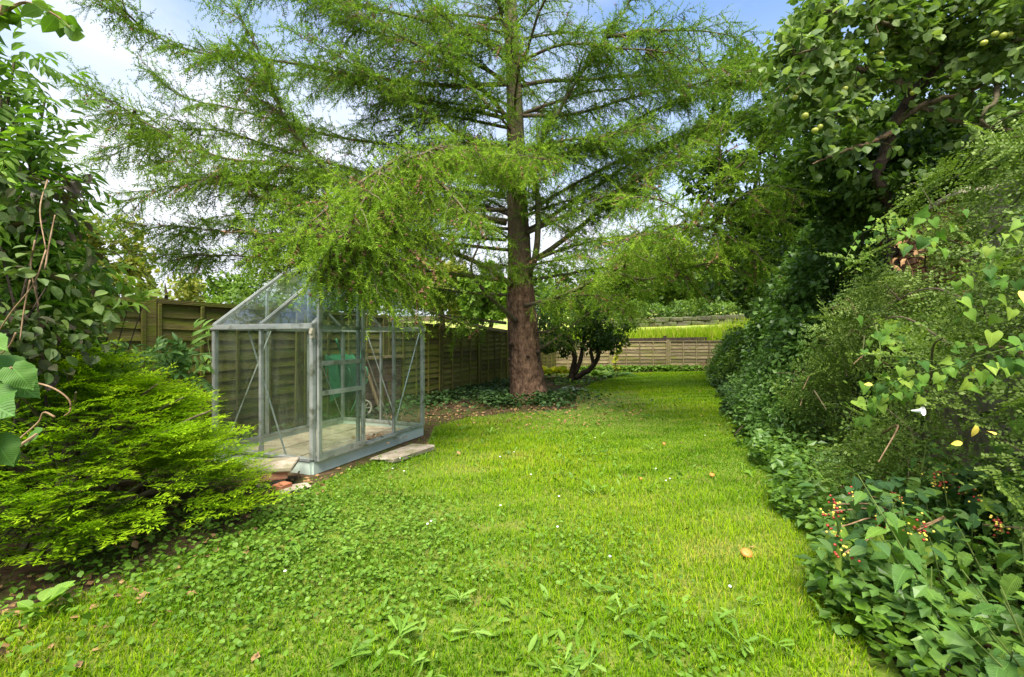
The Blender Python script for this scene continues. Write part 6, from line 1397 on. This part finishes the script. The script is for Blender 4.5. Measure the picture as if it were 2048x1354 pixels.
# broad rosettes in the lawn, read off the photograph
DM = meshes_of('leaf', T_DAND, M['weed_obj'])
ROS = [(800, 1290, .16), (940, 1275, .12), (920, 1215, .12), (960, 1155, .11), (1195, 1190, .13), (1240, 1240, .11), (1290, 1295, .12), (1470, 1245, .11), (1480, 1300, .12), (1555, 1310, .12), (1180, 1345, .11), (1130, 1350, .1), (1190, 992, .13), (1135, 955, .1), (710, 1115, .1), (735, 1060, .11), (640, 1040, .11), (1500, 1215, .1), (1650, 1250, .11), (820, 1345, .12), (700, 1330, .11), (600, 1120, .11), (980, 870, .16), (1010, 845, .15), (930, 860, .14), (1290, 835, .13), (1300, 900, .1), (870, 1085, .1), (1400, 1040, .09)]
ORD = ['leftmost', 'second from left', 'third from left', 'fourth from left', 'fifth from left', 'sixth from left', 'seventh from left', 'eighth from left', 'ninth from left', 'tenth from left', 'eleventh from left', 'twelfth from left', 'thirteenth from left', 'fourteenth from left', 'fifteenth from left']
ZON = lambda py: 0 if py > 1180 else (1 if py > 940 else 2)
ROS = sorted(ROS); zc_ = [0, 0, 0]
for i, (px, py, s_) in enumerate(ROS):
    o_ = ORD[zc_[ZON(py)]]; zc_[ZON(py)] += 1
    p = gnd(px, py); where = 'in the near lawn' if py > 1180 else ('in the lawn between greenhouse and berry shrub' if py > 940 else 'in the shaded grass near the larch')
    rosette_plant('dandelion_rosette', o_ + ' of the weed rosettes ' + where, p + UP * .01, int(rgz.randint(7, 12)), s_ * (.66 if py > 1180 else .8), DM, lift=.5, group='weed rosettes ' + where, seed=500 + i, spread=.02)
# lanky leaves by the juniper
rosette_plant('dock_seedling', 'small round leaved seedling in the dark soil below the juniper', gnd(85, 1235) + UP * .03, 9, .11, meshes_of('leaf', [T_ROUND, T_APPLE[0]], M['weed_obj']), lift=.8, seed=77, spread=.05)
rosette_plant('round_leaved_seedling', 'bright four leaved seedling at the right lawn edge', gnd(1735, 1262) + UP * .06, 7, .10, meshes_of('leaf', [T_ROUND, T_APPLE[0]], M['fresh_obj']), lift=.5, seed=78, spread=.03)
# windfall apples
WM = apple_mesh('windfall_apple', M['windfall'])
for px, py, r_, sc, lab in ((1493, 1113, .032, .62, 'large orange brown windfall apple lying in the near grass'), (1424, 951, .022, .6, 'yellow orange windfall apple farther up the lawn'), (1328, 887, .018, .7, 'small faded windfall apple farthest up the lawn'), (1282, 958, .012, .7, 'tiny yellow fallen fruit in the middle of the lawn')):
    o = link('windfall_apple', WM, None, Matrix.Translation(Vector(gnd(px, py + 6) + UP * (.028 + r_ * .3))) @ Matrix.Rotation(.5, 4, 'X') @ Matrix.Diagonal((r_, r_, r_ * sc, 1))); tag(o, lab, 'apple')
# daisies
DY = MB(); 
for j in range(9):
    a = j * 2 * math.pi / 9; d = np.array([math.cos(a), math.sin(a), .1]); s_ = np.array([-math.sin(a), math.cos(a), 0]); DY.add([d * .2, d * .9 + s_ * .26, d * .9 - s_ * .26], [(0, 1, 2)])
DMe = DY.mesh('petals', M['white_petal']); CY_ = icos(.28); CY_.materials.append(M['yellow'])
for i, (px, py) in enumerate(((862, 1060), (785, 950), (800, 928), (1062, 962), (1312, 950), (1332, 975), (1340, 971), (1001, 1027), (1118, 1008), (1460, 1197), (855, 1066), (570, 1165), (808, 955), (1028, 915), (1410, 880), (1190, 885), (1000, 925), (1115, 1072), (1220, 1134))):
    p = gnd(px, py); t = thing('daisy', 'tiny white daisy dotted in the lawn', 'daisy', p, 'daisies in the lawn'); st_ = MB(); tube(st_, np.array([p, p + UP * .06]), .0012, 3); st_.build('stem', M['stem_green'], t)
    m4 = Matrix.Translation((0, 0, .062)) @ Matrix.Rotation(.35, 4, 'X') @ Matrix.Scale(.008, 4); link('petals', DMe, t, m4); link('disc', CY_, t, m4)
tot = 0
for o in bpy.data.objects:
    if o.type == 'MESH': tot += len(o.data.polygons)
print('objects', len(bpy.data.objects), 'faces incl. copies', tot)
